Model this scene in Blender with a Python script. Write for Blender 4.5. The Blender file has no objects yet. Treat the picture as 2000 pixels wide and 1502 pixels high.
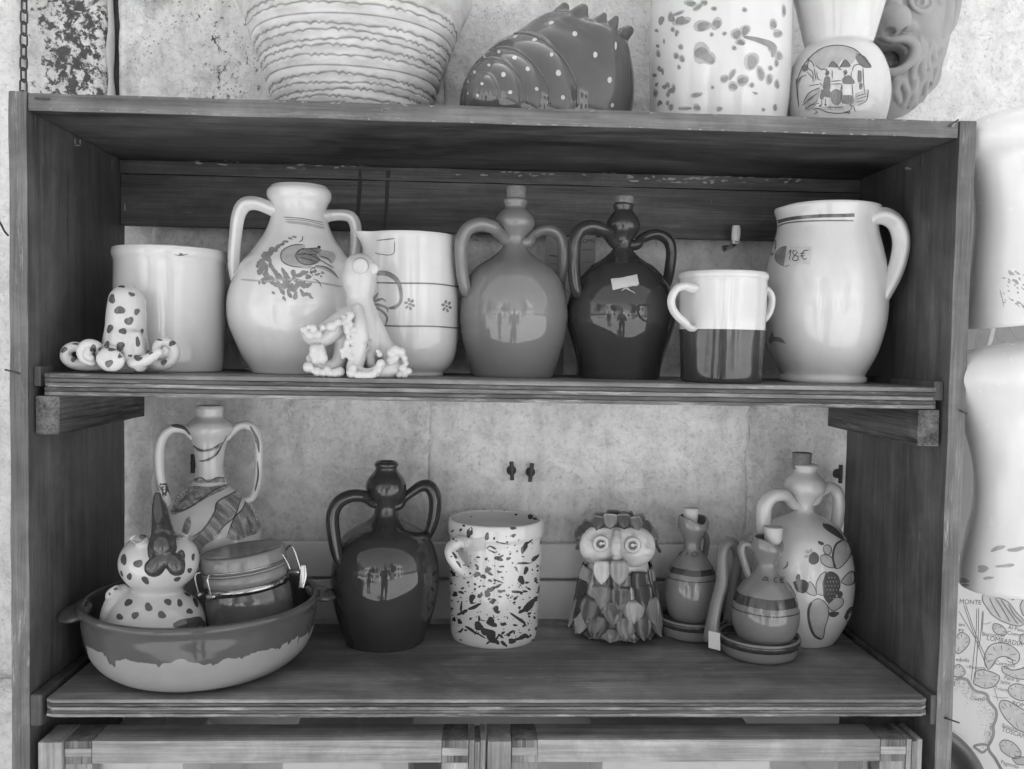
import bpy, bmesh, math, random
import numpy as np
from mathutils import Vector, Matrix, noise, geometry
from mathutils.bvhtree import BVHTree
random.seed(7); rng = np.random.default_rng(7)
R = math.radians
SC = bpy.context.scene
COL = SC.collection

# ------------------------------------------------------------------ camera
# x to the right along the shelf front, y into the wall, z up; z = 0 is the top of the bottom shelf, metres
CAM = Vector((0.56276, -1.12172, 0.44889)); YAW, PITCH, ROLL, FPX = 0.04689, -0.04251, 0.01843, 1749.0
_f = Vector((math.sin(YAW)*math.cos(PITCH), math.cos(YAW)*math.cos(PITCH), math.sin(PITCH)))
_r0 = Vector((math.cos(YAW), -math.sin(YAW), 0)); _u0 = _r0.cross(_f)
_r = _r0*math.cos(ROLL) + _u0*math.sin(ROLL); _u = _u0*math.cos(ROLL) - _r0*math.sin(ROLL)
cd = bpy.data.cameras.new('camera'); cam = bpy.data.objects.new('camera', cd); COL.objects.link(cam)
cam.matrix_world = Matrix(((_r.x, _u.x, -_f.x, CAM.x), (_r.y, _u.y, -_f.y, CAM.y), (_r.z, _u.z, -_f.z, CAM.z), (0, 0, 0, 1)))
cd.sensor_width = 36; cd.lens = 36*FPX/2000; cd.clip_start = .02; cd.clip_end = 500
SC.camera = cam
SC.render.resolution_x, SC.render.resolution_y = 1024, 769

# ------------------------------------------------------------------ sky, sun, exposure (a black and white photograph: neutral light)
SUN_EL, SUN_ROT = R(60), R(20)          # the sun stands behind the shop, so the shelf is in open shade
w = bpy.data.worlds.new('World'); SC.world = w; w.use_nodes = True
nt = w.node_tree; bg = nt.nodes['Background']
sky = nt.nodes.new('ShaderNodeTexSky'); sky.sky_type = 'NISHITA'; sky.sun_disc = False
sky.sun_elevation = SUN_EL; sky.sun_rotation = SUN_ROT; sky.air_density = 1.0; sky.dust_density = 2.5
bw = nt.nodes.new('ShaderNodeRGBToBW')
nt.links.new(sky.outputs[0], bw.inputs[0]); nt.links.new(bw.outputs[0], bg.inputs[0]); bg.inputs[1].default_value = .12
sd = bpy.data.lights.new('sun', 'SUN'); sd.energy = 3.6; sd.angle = R(.53); sd.color = (1, 1, 1)
sun = bpy.data.objects.new('sun', sd); COL.objects.link(sun)
sdir = Vector((math.sin(SUN_ROT)*math.cos(SUN_EL), math.cos(SUN_ROT)*math.cos(SUN_EL), math.sin(SUN_EL)))   # towards the sun
sun.rotation_euler = sdir.to_track_quat('Z', 'Y').to_euler(); sun.location = (0, 5, 10)
vs = SC.view_settings; vs.view_transform = 'Standard'; vs.look = 'None'; vs.exposure = 1.95; vs.gamma = 1
SC.cycles.use_denoising = True
SC.cycles.max_bounces = 8; SC.cycles.diffuse_bounces = 4; SC.cycles.glossy_bounces = 4
SC.cycles.sample_clamp_indirect = 6

# ------------------------------------------------------------------ measuring: a point of the photograph at a known depth y
def ray(px, py): return _f + _r*((px-1000)/FPX) - _u*((py-751)/FPX)
def at(px, py, Y):
    d = ray(px, py); return CAM + d*((Y-CAM.y)/d.y)
def onz(px, py, Z):
    d = ray(px, py); return CAM + d*((Z-CAM.z)/d.z)
def mpp(Y): return (Y-CAM.y)/FPX        # metres per photograph pixel at depth y
ZT, ZTB, ZM, ZB, D, W, TP = .745, .7235, .4055, 0.0, .307, 1.2, .0225
GROUND = -.95

# ------------------------------------------------------------------ objects
def tag(o, label=None, cat=None, group=None, kind=None):
    if label: o['label'] = label
    if cat: o['category'] = cat
    if group: o['group'] = group
    if kind: o['kind'] = kind
    return o
def thing(name, loc, label, cat, group=None):
    o = bpy.data.objects.new(name, None); COL.objects.link(o); o.location = loc; o.empty_display_size = .02
    return tag(o, label, cat, group)
def mesh_obj(name, verts, faces, mat, parent=None, smooth=True, loc=(0, 0, 0), world=True):
    """verts in world metres (world=True): moved into the parent's own frame"""
    me = bpy.data.meshes.new(name)
    if world:
        off = parent_loc(parent) + Vector(loc)
        V = np.asarray(verts, dtype=float).reshape(-1, 3) - np.array(off)
    else: V = np.asarray(verts, dtype=float).reshape(-1, 3)
    me.from_pydata(V.tolist(), [], [tuple(int(i) for i in f) for f in faces]); me.update()
    if smooth: me.shade_smooth()
    if mat: me.materials.append(mat)
    o = bpy.data.objects.new(name, me); COL.objects.link(o); o.location = loc
    if parent: o.parent = parent
    return o
def parent_loc(p):
    v = Vector((0, 0, 0))
    while p is not None: v += p.location; p = p.parent
    return v
def wverts(o):
    off = parent_loc(o); return [Vector(v.co)+off for v in o.data.vertices]
def bvh_of(*objs):
    V, F = [], []
    for o in objs:
        n = len(V); V += wverts(o); F += [[i+n for i in p.vertices] for p in o.data.polygons]
    return BVHTree.FromPolygons(V, F)
def sharp(o, ang=40):
    o.data.set_sharp_from_angle(angle=R(ang)); return o

def spline(P, n):
    """Catmull-Rom through rows of P (any width), n samples"""
    P = np.asarray(P, float); m = len(P)
    if m < 3: t = np.linspace(0, 1, n)[:, None]; return P[0]*(1-t)+P[-1]*t
    d = np.r_[0, np.cumsum(np.sqrt((np.diff(P, axis=0)**2).sum(1))+1e-9)]
    T = np.linspace(0, d[-1], n); out = np.zeros((n, P.shape[1]))
    M = np.zeros_like(P)
    for i in range(m):
        a, b = max(i-1, 0), min(i+1, m-1); M[i] = (P[b]-P[a])/(d[b]-d[a])
    for k, t in enumerate(T):
        i = min(max(np.searchsorted(d, t)-1, 0), m-2); h = d[i+1]-d[i]; s = (t-d[i])/h
        out[k] = (2*s**3-3*s**2+1)*P[i]+(s**3-2*s**2+s)*h*M[i]+(-2*s**3+3*s**2)*P[i+1]+(s**3-s**2)*h*M[i+1]
    return out

def lathe(name, prof, centre, mat, parent=None, seg=96, wob=.0004, tilt=None, fine=True, warp=None, smooth=True, seed=0, n=None):
    """prof: (r, z) rows in metres with z in world; centre: (x, y)"""
    P = np.asarray(prof, float)
    if fine: P = spline(P, n or max(40, len(P)*7))
    P[:, 0] = np.maximum(P[:, 0], 0)
    th = np.linspace(0, 2*np.pi, seg, endpoint=False); k = seed*1.7
    V = []
    for r, z in P:
        rr = r*np.ones(seg)
        if wob: rr = rr + wob*(np.sin(2*th+k+9*z)+.6*np.sin(3*th+2*k-14*z)+.4*np.sin(th*5+40*z+k))*min(1, r/.02)
        V.append(np.c_[centre[0]+rr*np.cos(th), centre[1]+rr*np.sin(th), np.full(seg, z)])
    V = np.concatenate(V); m = len(P)
    if warp: V = warp(V)
    if tilt is not None:
        piv, rot = tilt; piv = np.array(piv); Rm = np.array(rot.to_3x3()); V = (V-piv)@Rm.T+piv
    F = [(i*seg+j, i*seg+(j+1) % seg, (i+1)*seg+(j+1) % seg, (i+1)*seg+j) for i in range(m-1) for j in range(seg)]
    if P[0, 0] > 1e-5: F.append(tuple(range(seg-1, -1, -1)))
    if P[-1, 0] > 1e-5: F.append(tuple((m-1)*seg+j for j in range(seg)))
    return mesh_obj(name, V, F, mat, parent, smooth)

def rows(axis_px, Y, R_, zbase=None):
    """photograph rows (py, half width px) at depth Y -> (r, z) profile and (x, y) centre, bottom row last"""
    s = mpp(Y); out = []; xs = []
    for py, hw in R_:
        p = at(axis_px, py, Y); out.append([hw*s, p.z]); xs.append(p.x)
    out = np.array(out)
    if zbase is not None:
        z0, z1 = out[0, 1], out[-1, 1]; out[:, 1] = z0+(out[:, 1]-z0)*(zbase-z0)/(z1-z0)
    return out[::-1], (xs[len(xs)//2], Y)

def tube(name, P, rad, mat, parent=None, n=40, seg=16, flat=1.0, up=None, ridge=0, cap=True):
    """P world points; rad scalar or per point; flat: width of the section across 'up' over its thickness"""
    P = np.asarray([tuple(p) for p in P], float); rad = np.full(len(P), rad) if np.isscalar(rad) else np.asarray(rad, float)
    Q = spline(np.c_[P, rad], n); C, rr = Q[:, :3], Q[:, 3]
    V = []; prev = None
    T = np.gradient(C, axis=0); T /= np.linalg.norm(T, axis=1)[:, None]+1e-12
    a0 = np.array(up if up is not None else (0, 1, 0), float)
    ph = np.linspace(0, 2*np.pi, seg, endpoint=False)
    for c, t, r in zip(C, T, rr):
        a = a0 - t*(a0@t)
        if np.linalg.norm(a) < .2 and prev is not None: a = prev - t*(prev@t)
        a /= np.linalg.norm(a)+1e-12; b = np.cross(t, a); prev = a
        k = 1+ridge*np.cos(ph*4)
        V.append(c+np.outer(np.cos(ph)*r*flat*k, a)+np.outer(np.sin(ph)*r*k, b))
    V = np.concatenate(V); F = [(i*seg+j, i*seg+(j+1) % seg, (i+1)*seg+(j+1) % seg, (i+1)*seg+j) for i in range(n-1) for j in range(seg)]
    if cap: F += [tuple(range(seg-1, -1, -1)), tuple((n-1)*seg+j for j in range(seg))]
    return mesh_obj(name, V, F, mat, parent)

def box(name, lo, hi, mat, parent=None, bev=.0015, bseg=2, rough=0, sub=0, seed=0):
    """a bevelled board between two world corners; rough: small unevenness of the surface"""
    bm = bmesh.new(); bmesh.ops.create_cube(bm, size=1)
    lo, hi = Vector(lo), Vector(hi); c = (lo+hi)/2; s = hi-lo
    for v in bm.verts: v.co = Vector((v.co.x*s.x, v.co.y*s.y, v.co.z*s.z))+c
    if bev: bmesh.ops.bevel(bm, geom=bm.edges[:], offset=bev, segments=bseg, affect='EDGES', profile=.6)
    if sub:
        ax = max(range(3), key=lambda i: s[i])
        for k in range(1, sub):
            co = Vector(c); co[ax] = lo[ax]+s[ax]*k/sub; no = Vector((0, 0, 0)); no[ax] = 1
            bmesh.ops.bisect_plane(bm, geom=bm.verts[:]+bm.edges[:]+bm.faces[:], plane_co=co, plane_no=no)
        if rough:
            for v in bm.verts:
                q = v.co*14+Vector((seed*3.1, seed, 0)); d = noise.noise_vector(q)*rough; d[ax] = 0; v.co += d
    V = [v.co.copy() for v in bm.verts]; bm.verts.index_update(); F = [[v.index for v in f.verts] for f in bm.faces]; bm.free()
    return sharp(mesh_obj(name, V, F, mat, parent), 35)

# ------------------------------------------------------------------ clay modelling: a field of rounded shapes blended together, skinned with surface nets
class Clay:
    def __init__(s, lo, hi, h):
        s.lo = np.array(lo, float); s.h = h; s.n = (np.ceil((np.array(hi)-s.lo)/h)+1).astype(int); s.F = np.full(s.n, 1.0, np.float32)
    def _sub(s, lo, hi):
        a = np.maximum(np.floor((np.array(lo)-s.lo)/s.h).astype(int), 0); b = np.minimum(np.ceil((np.array(hi)-s.lo)/s.h).astype(int)+1, s.n)
        if (b <= a).any(): return None
        g = [s.lo[i]+s.h*np.arange(a[i], b[i]) for i in range(3)]
        return tuple(slice(a[i], b[i]) for i in range(3)), np.meshgrid(*g, indexing='ij', sparse=True)
    def _put(s, sl, d, k, op):
        f = s.F[sl]; d = d.astype(np.float32)
        if op == 'sub':
            hh = np.maximum(k-np.abs(f+d), 0)/k if k else 0; s.F[sl] = np.maximum(f, -d)+(hh*hh*k/4 if k else 0)
        else:
            hh = np.maximum(k-np.abs(f-d), 0)/k if k else 0; s.F[sl] = np.minimum(f, d)-(hh*hh*k/4 if k else 0)
    def ell(s, c, r, k=.004, op='add', rot=None):
        c = np.array(tuple(c)); r = np.array(r if not np.isscalar(r) else (r, r, r), float); m = r.max()+k+3*s.h
        q = s._sub(c-m, c+m)
        if q is None: return
        sl, (X, Y, Z) = q; X, Y, Z = X-c[0], Y-c[1], Z-c[2]
        if rot is not None:
            M = np.array(rot.to_3x3()).T; X, Y, Z = [M[i, 0]*X+M[i, 1]*Y+M[i, 2]*Z for i in range(3)]
        k0 = np.sqrt((X/r[0])**2+(Y/r[1])**2+(Z/r[2])**2); k1 = np.sqrt((X/r[0]**2)**2+(Y/r[1]**2)**2+(Z/r[2]**2)**2)+1e-9
        s._put(sl, k0*(k0-1)/k1, k, op)
    def seg(s, a, b, ra, rb, k=.004, op='add'):
        a, b = np.array(tuple(a)), np.array(tuple(b)); m = max(ra, rb)+k+3*s.h
        q = s._sub(np.minimum(a, b)-m, np.maximum(a, b)+m)
        if q is None: return
        sl, (X, Y, Z) = q; ab = b-a; L = ab@ab+1e-12
        t = np.clip(((X-a[0])*ab[0]+(Y-a[1])*ab[1]+(Z-a[2])*ab[2])/L, 0, 1)
        d = np.sqrt((X-a[0]-t*ab[0])**2+(Y-a[1]-t*ab[1])**2+(Z-a[2]-t*ab[2])**2)-(ra+(rb-ra)*t)
        s._put(sl, d, k, op)
    def chain(s, P, n=16, k=.004, op='add'):
        """P rows (x, y, z, r)"""
        Q = spline(np.array(P, float), n)
        q = None
        for i in range(n-1): s.seg(Q[i, :3], Q[i+1, :3], Q[i, 3], Q[i+1, 3], k if i == 0 else min(k, .0008), op)
    def cut(s, point, normal):
        X, Y, Z = np.meshgrid(*[s.lo[i]+s.h*np.arange(s.n[i]) for i in range(3)], indexing='ij', sparse=True); n = Vector(normal).normalized()
        s.F = np.maximum(s.F, ((X-point[0])*n.x+(Y-point[1])*n.y+(Z-point[2])*n.z).astype(np.float32))
    def mesh(s, name, mat, parent=None):
        F = np.pad(s.F, 1, constant_values=1.0); ins = F < 0
        nx, ny, nz = F.shape; S = [F[i:nx-1+i, j:ny-1+j, k:nz-1+k] for i in (0, 1) for j in (0, 1) for k in (0, 1)]
        B = [q < 0 for q in S]; cnt = sum(b.astype(np.int8) for b in B); act = (cnt > 0) & (cnt < 8)
        idx = np.argwhere(act); vid = np.full(act.shape, -1, np.int64); vid[act] = np.arange(len(idx))
        pos = np.zeros((len(idx), 3)); wsum = np.zeros(len(idx))
        offs = [(i, j, k) for i in (0, 1) for j in (0, 1) for k in (0, 1)]; vals = [q[act] for q in S]
        for a in range(8):
            for b in range(a+1, 8):
                if sum(x != y for x, y in zip(offs[a], offs[b])) != 1: continue
                va, vb = vals[a], vals[b]; m = (va < 0) != (vb < 0)
                t = np.where(m, va/np.where(va == vb, 1, va-vb), 0)
                p = np.array(offs[a])[None, :]+t[:, None]*(np.array(offs[b])-np.array(offs[a]))[None, :]
                pos += np.where(m[:, None], p, 0); wsum += m
        pos = (idx+pos/np.maximum(wsum, 1)[:, None]-1)*s.h+s.lo
        faces = []
        for ax in range(3):
            o = [1 if i == ax else 0 for i in range(3)]
            A = ins[:nx-o[0], :ny-o[1], :nz-o[2]]; Bq = ins[o[0]:, o[1]:, o[2]:]
            e = np.argwhere(A != Bq); u, v = [(1, 2), (2, 0), (0, 1)][ax]
            e = e[(e[:, u] > 0) & (e[:, v] > 0) & (e[:, u] < vid.shape[u]) & (e[:, v] < vid.shape[v]) & (e[:, ax] < vid.shape[ax])]
            q = []
            for du, dv in ((-1, -1), (0, -1), (0, 0), (-1, 0)):
                c = e.copy(); c[:, u] += du; c[:, v] += dv; q.append(vid[c[:, 0], c[:, 1], c[:, 2]])
            q = np.stack(q, 1); fl = A[e[:, 0], e[:, 1], e[:, 2]]
            q = np.where(fl[:, None], q, q[:, ::-1]); faces.append(q[(q >= 0).all(1)])
        faces = np.concatenate(faces)
        # light smoothing
        for _ in range(2):
            acc = np.zeros_like(pos); c = np.zeros(len(pos))
            for a, b in ((0, 1), (1, 2), (2, 3), (3, 0)):
                np.add.at(acc, faces[:, a], pos[faces[:, b]]); np.add.at(c, faces[:, a], 1); np.add.at(acc, faces[:, b], pos[faces[:, a]]); np.add.at(c, faces[:, b], 1)
            pos = pos*.5+.5*acc/np.maximum(c, 1)[:, None]
        return mesh_obj(name, pos, faces, mat, parent)

# ------------------------------------------------------------------ painted marks: thin glaze strokes lying on a pot's surface
class Paint:
    def __init__(s, *objs, eps=.0003, eye=None):
        s.b = bvh_of(*objs); s.V = []; s.F = []; s.pr = []; s.eps = eps
    def _v(s, px, py):
        d = ray(px, py)
        h = s.b.ray_cast(CAM, d.normalized())
        if h[0] is None: return None
        n = h[1]
        if n.dot(d) > 0: n = -n
        return h[0]+n*s.eps
    def _add(s, pts, faces):
        ids = []; s.pr.append(len(s.F))
        for p in pts:
            v = s._v(*p)
            if v is None: ids.append(-1)
            else: ids.append(len(s.V)); s.V.append(v)
        for f in faces:
            q = [ids[i] for i in f]
            if min(q) < 0: continue
            c = [s.V[i] for i in q]
            if max((c[i]-c[i-1]).length for i in range(len(c))) > .03: continue
            s.F.append(q)
    def blob(s, x, y, rx, ry=None, ang=0, wob=.12, n=14):
        ry = ry or rx; a = R(ang); ph = random.random()*6; pts = [(x, y)]; rings = 1 if rx < 6 else 3
        for k in range(1, rings+1):
            for i in range(n):
                t = 2*math.pi*i/n; q = (1+wob*(math.sin(2*t+ph)+.6*math.sin(3*t-ph)))*k/rings
                u, v = rx*q*math.cos(t), ry*q*math.sin(t); pts.append((x+u*math.cos(a)-v*math.sin(a), y+u*math.sin(a)+v*math.cos(a)))
        f = [(0, 1+i, 1+(i+1) % n) for i in range(n)]
        for k in range(rings-1):
            o = 1+k*n; f += [(o+i, o+n+i, o+n+(i+1) % n, o+(i+1) % n) for i in range(n)]
        s._add(pts, f)
    def stroke(s, P, wd=2, step=4, taper=True):
        P = np.asarray(P, float); L = np.sqrt((np.diff(P, axis=0)**2).sum(1)).sum(); n = max(5, int(L/step))
        Wd = np.full(len(P), wd) if np.isscalar(wd) else np.asarray(wd, float)
        Q = spline(np.c_[P, Wd], n); T = np.gradient(Q[:, :2], axis=0); T /= np.linalg.norm(T, axis=1)[:, None]+1e-9
        pts = []
        for i, (q, t) in enumerate(zip(Q, T)):
            e = 1 if not taper else min(1, .35+min(i, n-1-i)*.5); nn = np.array((-t[1], t[0]))*q[2]/2*e
            pts += [tuple(q[:2]-nn), tuple(q[:2]), tuple(q[:2]+nn)]
        s._add(pts, [(3*i+j, 3*i+3+j, 3*i+4+j, 3*i+1+j) for i in range(n-1) for j in (0, 1)])
    def fill(s, P, smooth=True, grid=6):
        P = np.asarray(P, float)
        if smooth: P = spline(np.r_[P, P[:1]], len(P)*5)[:-1]
        poly = [Vector(p) for p in P]; lo, hi = P.min(0), P.max(0); pts = list(poly)
        def inside(x, y):
            c = False; j = len(P)-1
            for i in range(len(P)):
                if (P[i, 1] > y) != (P[j, 1] > y) and x < (P[j, 0]-P[i, 0])*(y-P[i, 1])/(P[j, 1]-P[i, 1])+P[i, 0]: c = not c
                j = i
            return c
        for x in np.arange(lo[0]+grid/2, hi[0], grid):
            for y in np.arange(lo[1]+grid/2, hi[1], grid):
                if inside(x, y) and min(np.hypot(P[:, 0]-x, P[:, 1]-y)) > grid*.35: pts.append(Vector((x, y)))
        n = len(poly)
        vo, e, fo, *_ = geometry.delaunay_2d_cdt(pts, [], [list(range(n))], 1, 1e-5)
        s._add([tuple(v) for v in vo], fo)
    def text(s, txt, x, y, size, ang=0, sq=1.0, shear=0, bold=0):
        cu = bpy.data.curves.new('t', 'FONT'); cu.body = txt; cu.size = size; cu.align_x = 'CENTER'; cu.align_y = 'CENTER'; cu.shear = shear; cu.offset = bold; cu.resolution_u = 2
        o = bpy.data.objects.new('t', cu); COL.objects.link(o); me = o.to_mesh(); a = R(ang)
        pts = []
        for v in me.vertices:
            u, vv = v.co.x*sq, v.co.y; pts.append((x+u*math.cos(a)+vv*math.sin(a), y+u*math.sin(a)-vv*math.cos(a)))
        fs = [tuple(p.vertices) for p in me.polygons]; s._add(pts, fs); o.to_mesh_clear(); bpy.data.objects.remove(o); bpy.data.curves.remove(cu)
    def done(s, name, mat, parent, split=False):
        """split: every mark is a part of its own; otherwise one part of small marks"""
        if not s.F: return None
        F = []
        for f in s.F:
            a, b, c = [s.V[i] for i in f[:3]]; no = (b-a).cross(c-a); F.append(f if no.dot(a-CAM) < 0 else list(f)[::-1])
        cuts = s.pr+[len(F)]; groups = [F[a:b] for a, b in zip(cuts, cuts[1:]) if b > a]
        if not split:
            o = mesh_obj(name, s.V, F, mat, parent)
            if len(groups) > 1: o['kind'] = 'stuff'
            return o
        for g in groups:
            used = sorted({i for f in g for i in f}); m = {v: k for k, v in enumerate(used)}
            mesh_obj(name, [s.V[i] for i in used], [[m[i] for i in f] for f in g], mat, parent)
    def around(s, c, z0, z1, n, r0, r1, th0, th1, long=1.6, rs=None):
        """more marks of the same kind round the sides and back of a pot standing on axis c, seen by walking round it"""
        rs = rs or random.Random(21)
        for _ in range(n):
            th = rs.uniform(th0, th1); z = rs.uniform(z0, z1); d = Vector((math.cos(th), math.sin(th), 0)); t = Vector((-d.y, d.x, 0)); r = r0+(r1-r0)*rs.random()**2; g = rs.uniform(0, 3.14); e = rs.uniform(1, long); ids = []; s.pr.append(len(s.F)); ph = rs.random()*6
            for i in range(11):
                a = 2*math.pi*i/10; q = 0 if i == 10 else r*(1+.18*math.sin(2*a+ph)); u, v = q*e*math.cos(a), q*math.sin(a); u, v = u*math.cos(g)-v*math.sin(g), u*math.sin(g)+v*math.cos(g)
                o = Vector((c[0], c[1], z+v))+d*.6+t*u; hit = s.b.ray_cast(o, -d)
                if hit[0] is None: ids = None; break
                n_ = hit[1] if hit[1].dot(d) > 0 else -hit[1]; ids.append(len(s.V)); s.V.append(hit[0]+n_*s.eps)
            if ids: s.F += [[ids[10], ids[i], ids[(i+1) % 10]] for i in range(10)]
def ringband(t, b, px, py, wpx, mat, name='painted_band', eps=.0004, seg=140):
    """a painted line running all round a pot: its height is read off the front at (px, py)"""
    bv = bvh_of(b); c = parent_loc(t); zz = []
    for y in (py-wpx/2, py, py+wpx/2): zz.append(bv.ray_cast(CAM, ray(px, y).normalized())[0].z)
    V = []; F = []
    for i in range(seg):
        d = Vector((math.cos(2*math.pi*i/seg), math.sin(2*math.pi*i/seg), 0))
        for z in zz:
            hit = bv.ray_cast(Vector((c.x, c.y, z+.0004*math.sin(i*.23)))+d*.5, -d); p = hit[0] if hit[0] is not None else Vector((c.x, c.y, z)); V.append(p+d*eps)
    for i in range(seg):
        j = (i+1) % seg; F += [(3*i+k, 3*j+k, 3*j+k+1, 3*i+k+1) for k in (0, 1)]
    return mesh_obj(name, V, F, mat, t)

# ------------------------------------------------------------------ materials (all neutral greys: the photograph has no colour)
class NT:
    def __init__(s, name):
        s.m = bpy.data.materials.new(name); s.m.use_nodes = True; s.t = s.m.node_tree; s.p = s.t.nodes['Principled BSDF']; s.tc = None
    def new(s, t, **k):
        n = s.t.nodes.new(t)
        for a, b in k.items(): setattr(n, a, b)
        return n
    def link(s, a, b): s.t.links.new(a, b)
    def coord(s, scale=(1, 1, 1), rand=False, rot=(0, 0, 0)):
        if s.tc is None: s.tc = s.new('ShaderNodeTexCoord')
        m = s.new('ShaderNodeMapping'); m.inputs['Scale'].default_value = scale; m.inputs['Rotation'].default_value = rot; s.link(s.tc.outputs['Object'], m.inputs[0])
        if rand:
            oi = s.new('ShaderNodeObjectInfo'); mu = s.new('ShaderNodeMath', operation='MULTIPLY'); mu.inputs[1].default_value = 37.0; s.link(oi.outputs['Random'], mu.inputs[0]); s.link(mu.outputs[0], m.inputs['Location'])
        return m.outputs[0]
    def noise(s, co, scale, detail=4, rough=.55, dist=0):
        n = s.new('ShaderNodeTexNoise'); n.inputs['Scale'].default_value = scale; n.inputs['Detail'].default_value = detail; n.inputs['Roughness'].default_value = rough; n.inputs['Distortion'].default_value = dist
        s.link(co, n.inputs['Vector']); return n.outputs['Fac']
    def voro(s, co, scale, feature='F1', rnd=1):
        n = s.new('ShaderNodeTexVoronoi', feature=feature); n.inputs['Scale'].default_value = scale; n.inputs['Randomness'].default_value = rnd; s.link(co, n.inputs['Vector']); return n.outputs['Distance']
    def ramp(s, x, stops):
        n = s.new('ShaderNodeValToRGB'); e = n.color_ramp.elements
        while len(e) < len(stops): e.new(.5)
        for el, (p, v) in zip(e, stops): el.position = p; el.color = (v, v, v, 1)
        s.link(x, n.inputs[0]); return n.outputs[0]
    def math(s, op, a, b=0.0, clamp=False):
        n = s.new('ShaderNodeMath', operation=op, use_clamp=clamp)
        for i, q in enumerate((a, b)):
            if isinstance(q, (int, float)): n.inputs[i].default_value = q
            else: s.link(q, n.inputs[i])
        return n.outputs[0]
    def mix(s, f, a, b):
        n = s.new('ShaderNodeMix', data_type='FLOAT')
        for i, q in ((0, f), (2, a), (3, b)):
            if isinstance(q, (int, float)): n.inputs[i].default_value = q
            else: s.link(q, n.inputs[i])
        return n.outputs[0]
    def base(s, v):
        if isinstance(v, (int, float)): s.p.inputs['Base Color'].default_value = (v, v, v, 1)
        else: s.link(v, s.p.inputs['Base Color'])
    def set(s, **k):
        for a, v in k.items():
            i = s.p.inputs[a.replace('_', ' ')]
            if isinstance(v, (int, float)): i.default_value = v
            else: s.link(v, i)
    def bump(s, h, strength=.3, dist=.001):
        n = s.new('ShaderNodeBump'); n.inputs['Strength'].default_value = strength; n.inputs['Distance'].default_value = dist; s.link(h, n.inputs['Height']); s.link(n.outputs[0], s.p.inputs['Normal'])

def glaze(name, v, rough=.07, var=.06, scale=30, wave=.05, speck=0, coat=0, dark_speck=True):
    """glazed pottery: slightly uneven tone, rippled shiny surface, a few pinholes"""
    t = NT(name); co = t.coord(); n = t.noise(co, scale, 3); c = t.mix(n, v*(1-var), v*(1+var)); thr = t.noise(t.coord((.08, .08, 1)), 75, 3, .55)
    c = t.math('MULTIPLY', c, t.ramp(t.noise(t.coord((1, 1, .35)), 11, 5, .6, .3), [(.30, .90), (.52, 1.0), (.75, 1.05)])); c = t.math('MULTIPLY', c, t.mix(thr, .97, 1.03))
    if speck:
        sp = t.math('LESS_THAN', t.voro(co, 260), speck); c = t.mix(t.math('MULTIPLY', sp, t.math('GREATER_THAN', t.noise(co, 60, 2), .55)), c, v*.45 if dark_speck else min(.85, v*1.6))
    t.base(c); t.set(Roughness=t.mix(t.noise(co, 55, 3), rough*.7, rough*1.5), Coat_Weight=coat, Coat_Roughness=.04, IOR=1.58 if v > .4 else 1.6)
    t.bump(t.mix(.28, t.mix(.5, t.noise(co, 17, 2, .4), t.noise(co, 48, 2, .4)), thr), wave, .006); return t.m
def matte(name, v, rough=.75, var=.12, scale=40, bump=.25, detail=6, dist=.0012):
    t = NT(name); co = t.coord(); n = t.noise(co, scale, detail, .6); t.base(t.mix(n, v*(1-var), v*(1+var))); t.set(Roughness=rough, IOR=1.4); t.bump(t.noise(co, scale*4, 5, .6), bump, dist); return t.m
def wood(name, v, axis='X', contrast=.5, fine=1.0, rough=.55, worn=.0, stain=.25, knots=True, bump=.3):
    """sawn board: streaked fibres, arched growth rings, stains, worn patches, dust flecks"""
    t = NT(name); a = {'X': 0, 'Y': 1, 'Z': 2}[axis]
    def S(k): return [1.0 if i != a else k for i in range(3)]
    co3 = t.coord((1, 1, 1), True)
    fib = t.noise(t.coord(S(.022), True), 360*fine, 5, .75); mid = t.noise(t.coord(S(.05), True), 60*fine, 4, .6, .4)
    n = t.noise(t.coord(S(.16), True), 6*fine, 2, .5, .5); arch = t.math('SINE', t.math('MULTIPLY', n, 70)); st = t.noise(t.coord(S(.35), True), 6, 5, .6, .8)
    g = t.math('ADD', t.math('ADD', t.math('MULTIPLY', t.math('SUBTRACT', fib, .5), 4.6), t.math('MULTIPLY', t.math('SUBTRACT', mid, .5), 3.2)), t.math('MULTIPLY', arch, .26))
    c = t.math('MULTIPLY', t.math('ADD', 1.0, t.math('MULTIPLY', g, contrast)), v)
    sc_ = t.noise(co3, 17, 5, .65, .5); c = t.math('MULTIPLY', c, t.ramp(sc_, [(.34, .80), (.52, 1.0), (.68, 1.26)]))
    c = t.math('MULTIPLY', c, t.ramp(st, [(.36, 1-stain), (.52, 1.0), (.70, 1+stain*.45)]))
    if knots:
        k = t.voro(t.coord(S(.30), True), 4.2); c = t.math('MULTIPLY', c, t.ramp(k, [(0, .35), (.05, .55), (.13, 1)]))
    if worn:
        wn = t.noise(t.coord(S(.10), True), 120, 6, .75); pm = t.ramp(t.noise(t.coord(S(.5), True), 9, 3), [(.42, 0), (.62, 1)] if worn < .4 else [(.30, .15), (.50, 1)])
        mk = t.math('MULTIPLY', t.ramp(wn, [(.60-worn*.12, 0), (.72-worn*.1, 1)]), pm); c = t.mix(t.math('MULTIPLY', mk, .75), c, min(.55, v*3.0))
    fl = t.math('LESS_THAN', t.voro(co3, 95), .05); c = t.mix(t.math('MULTIPLY', fl, t.math('GREATER_THAN', t.noise(co3, 21, 2), .62)), c, .40)
    t.base(t.math('MAXIMUM', c, .012)); t.set(Roughness=t.mix(fib, rough*.8, rough*1.25), IOR=1.45); t.bump(t.mix(.5, fib, mid), bump, .002); return t.m
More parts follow.
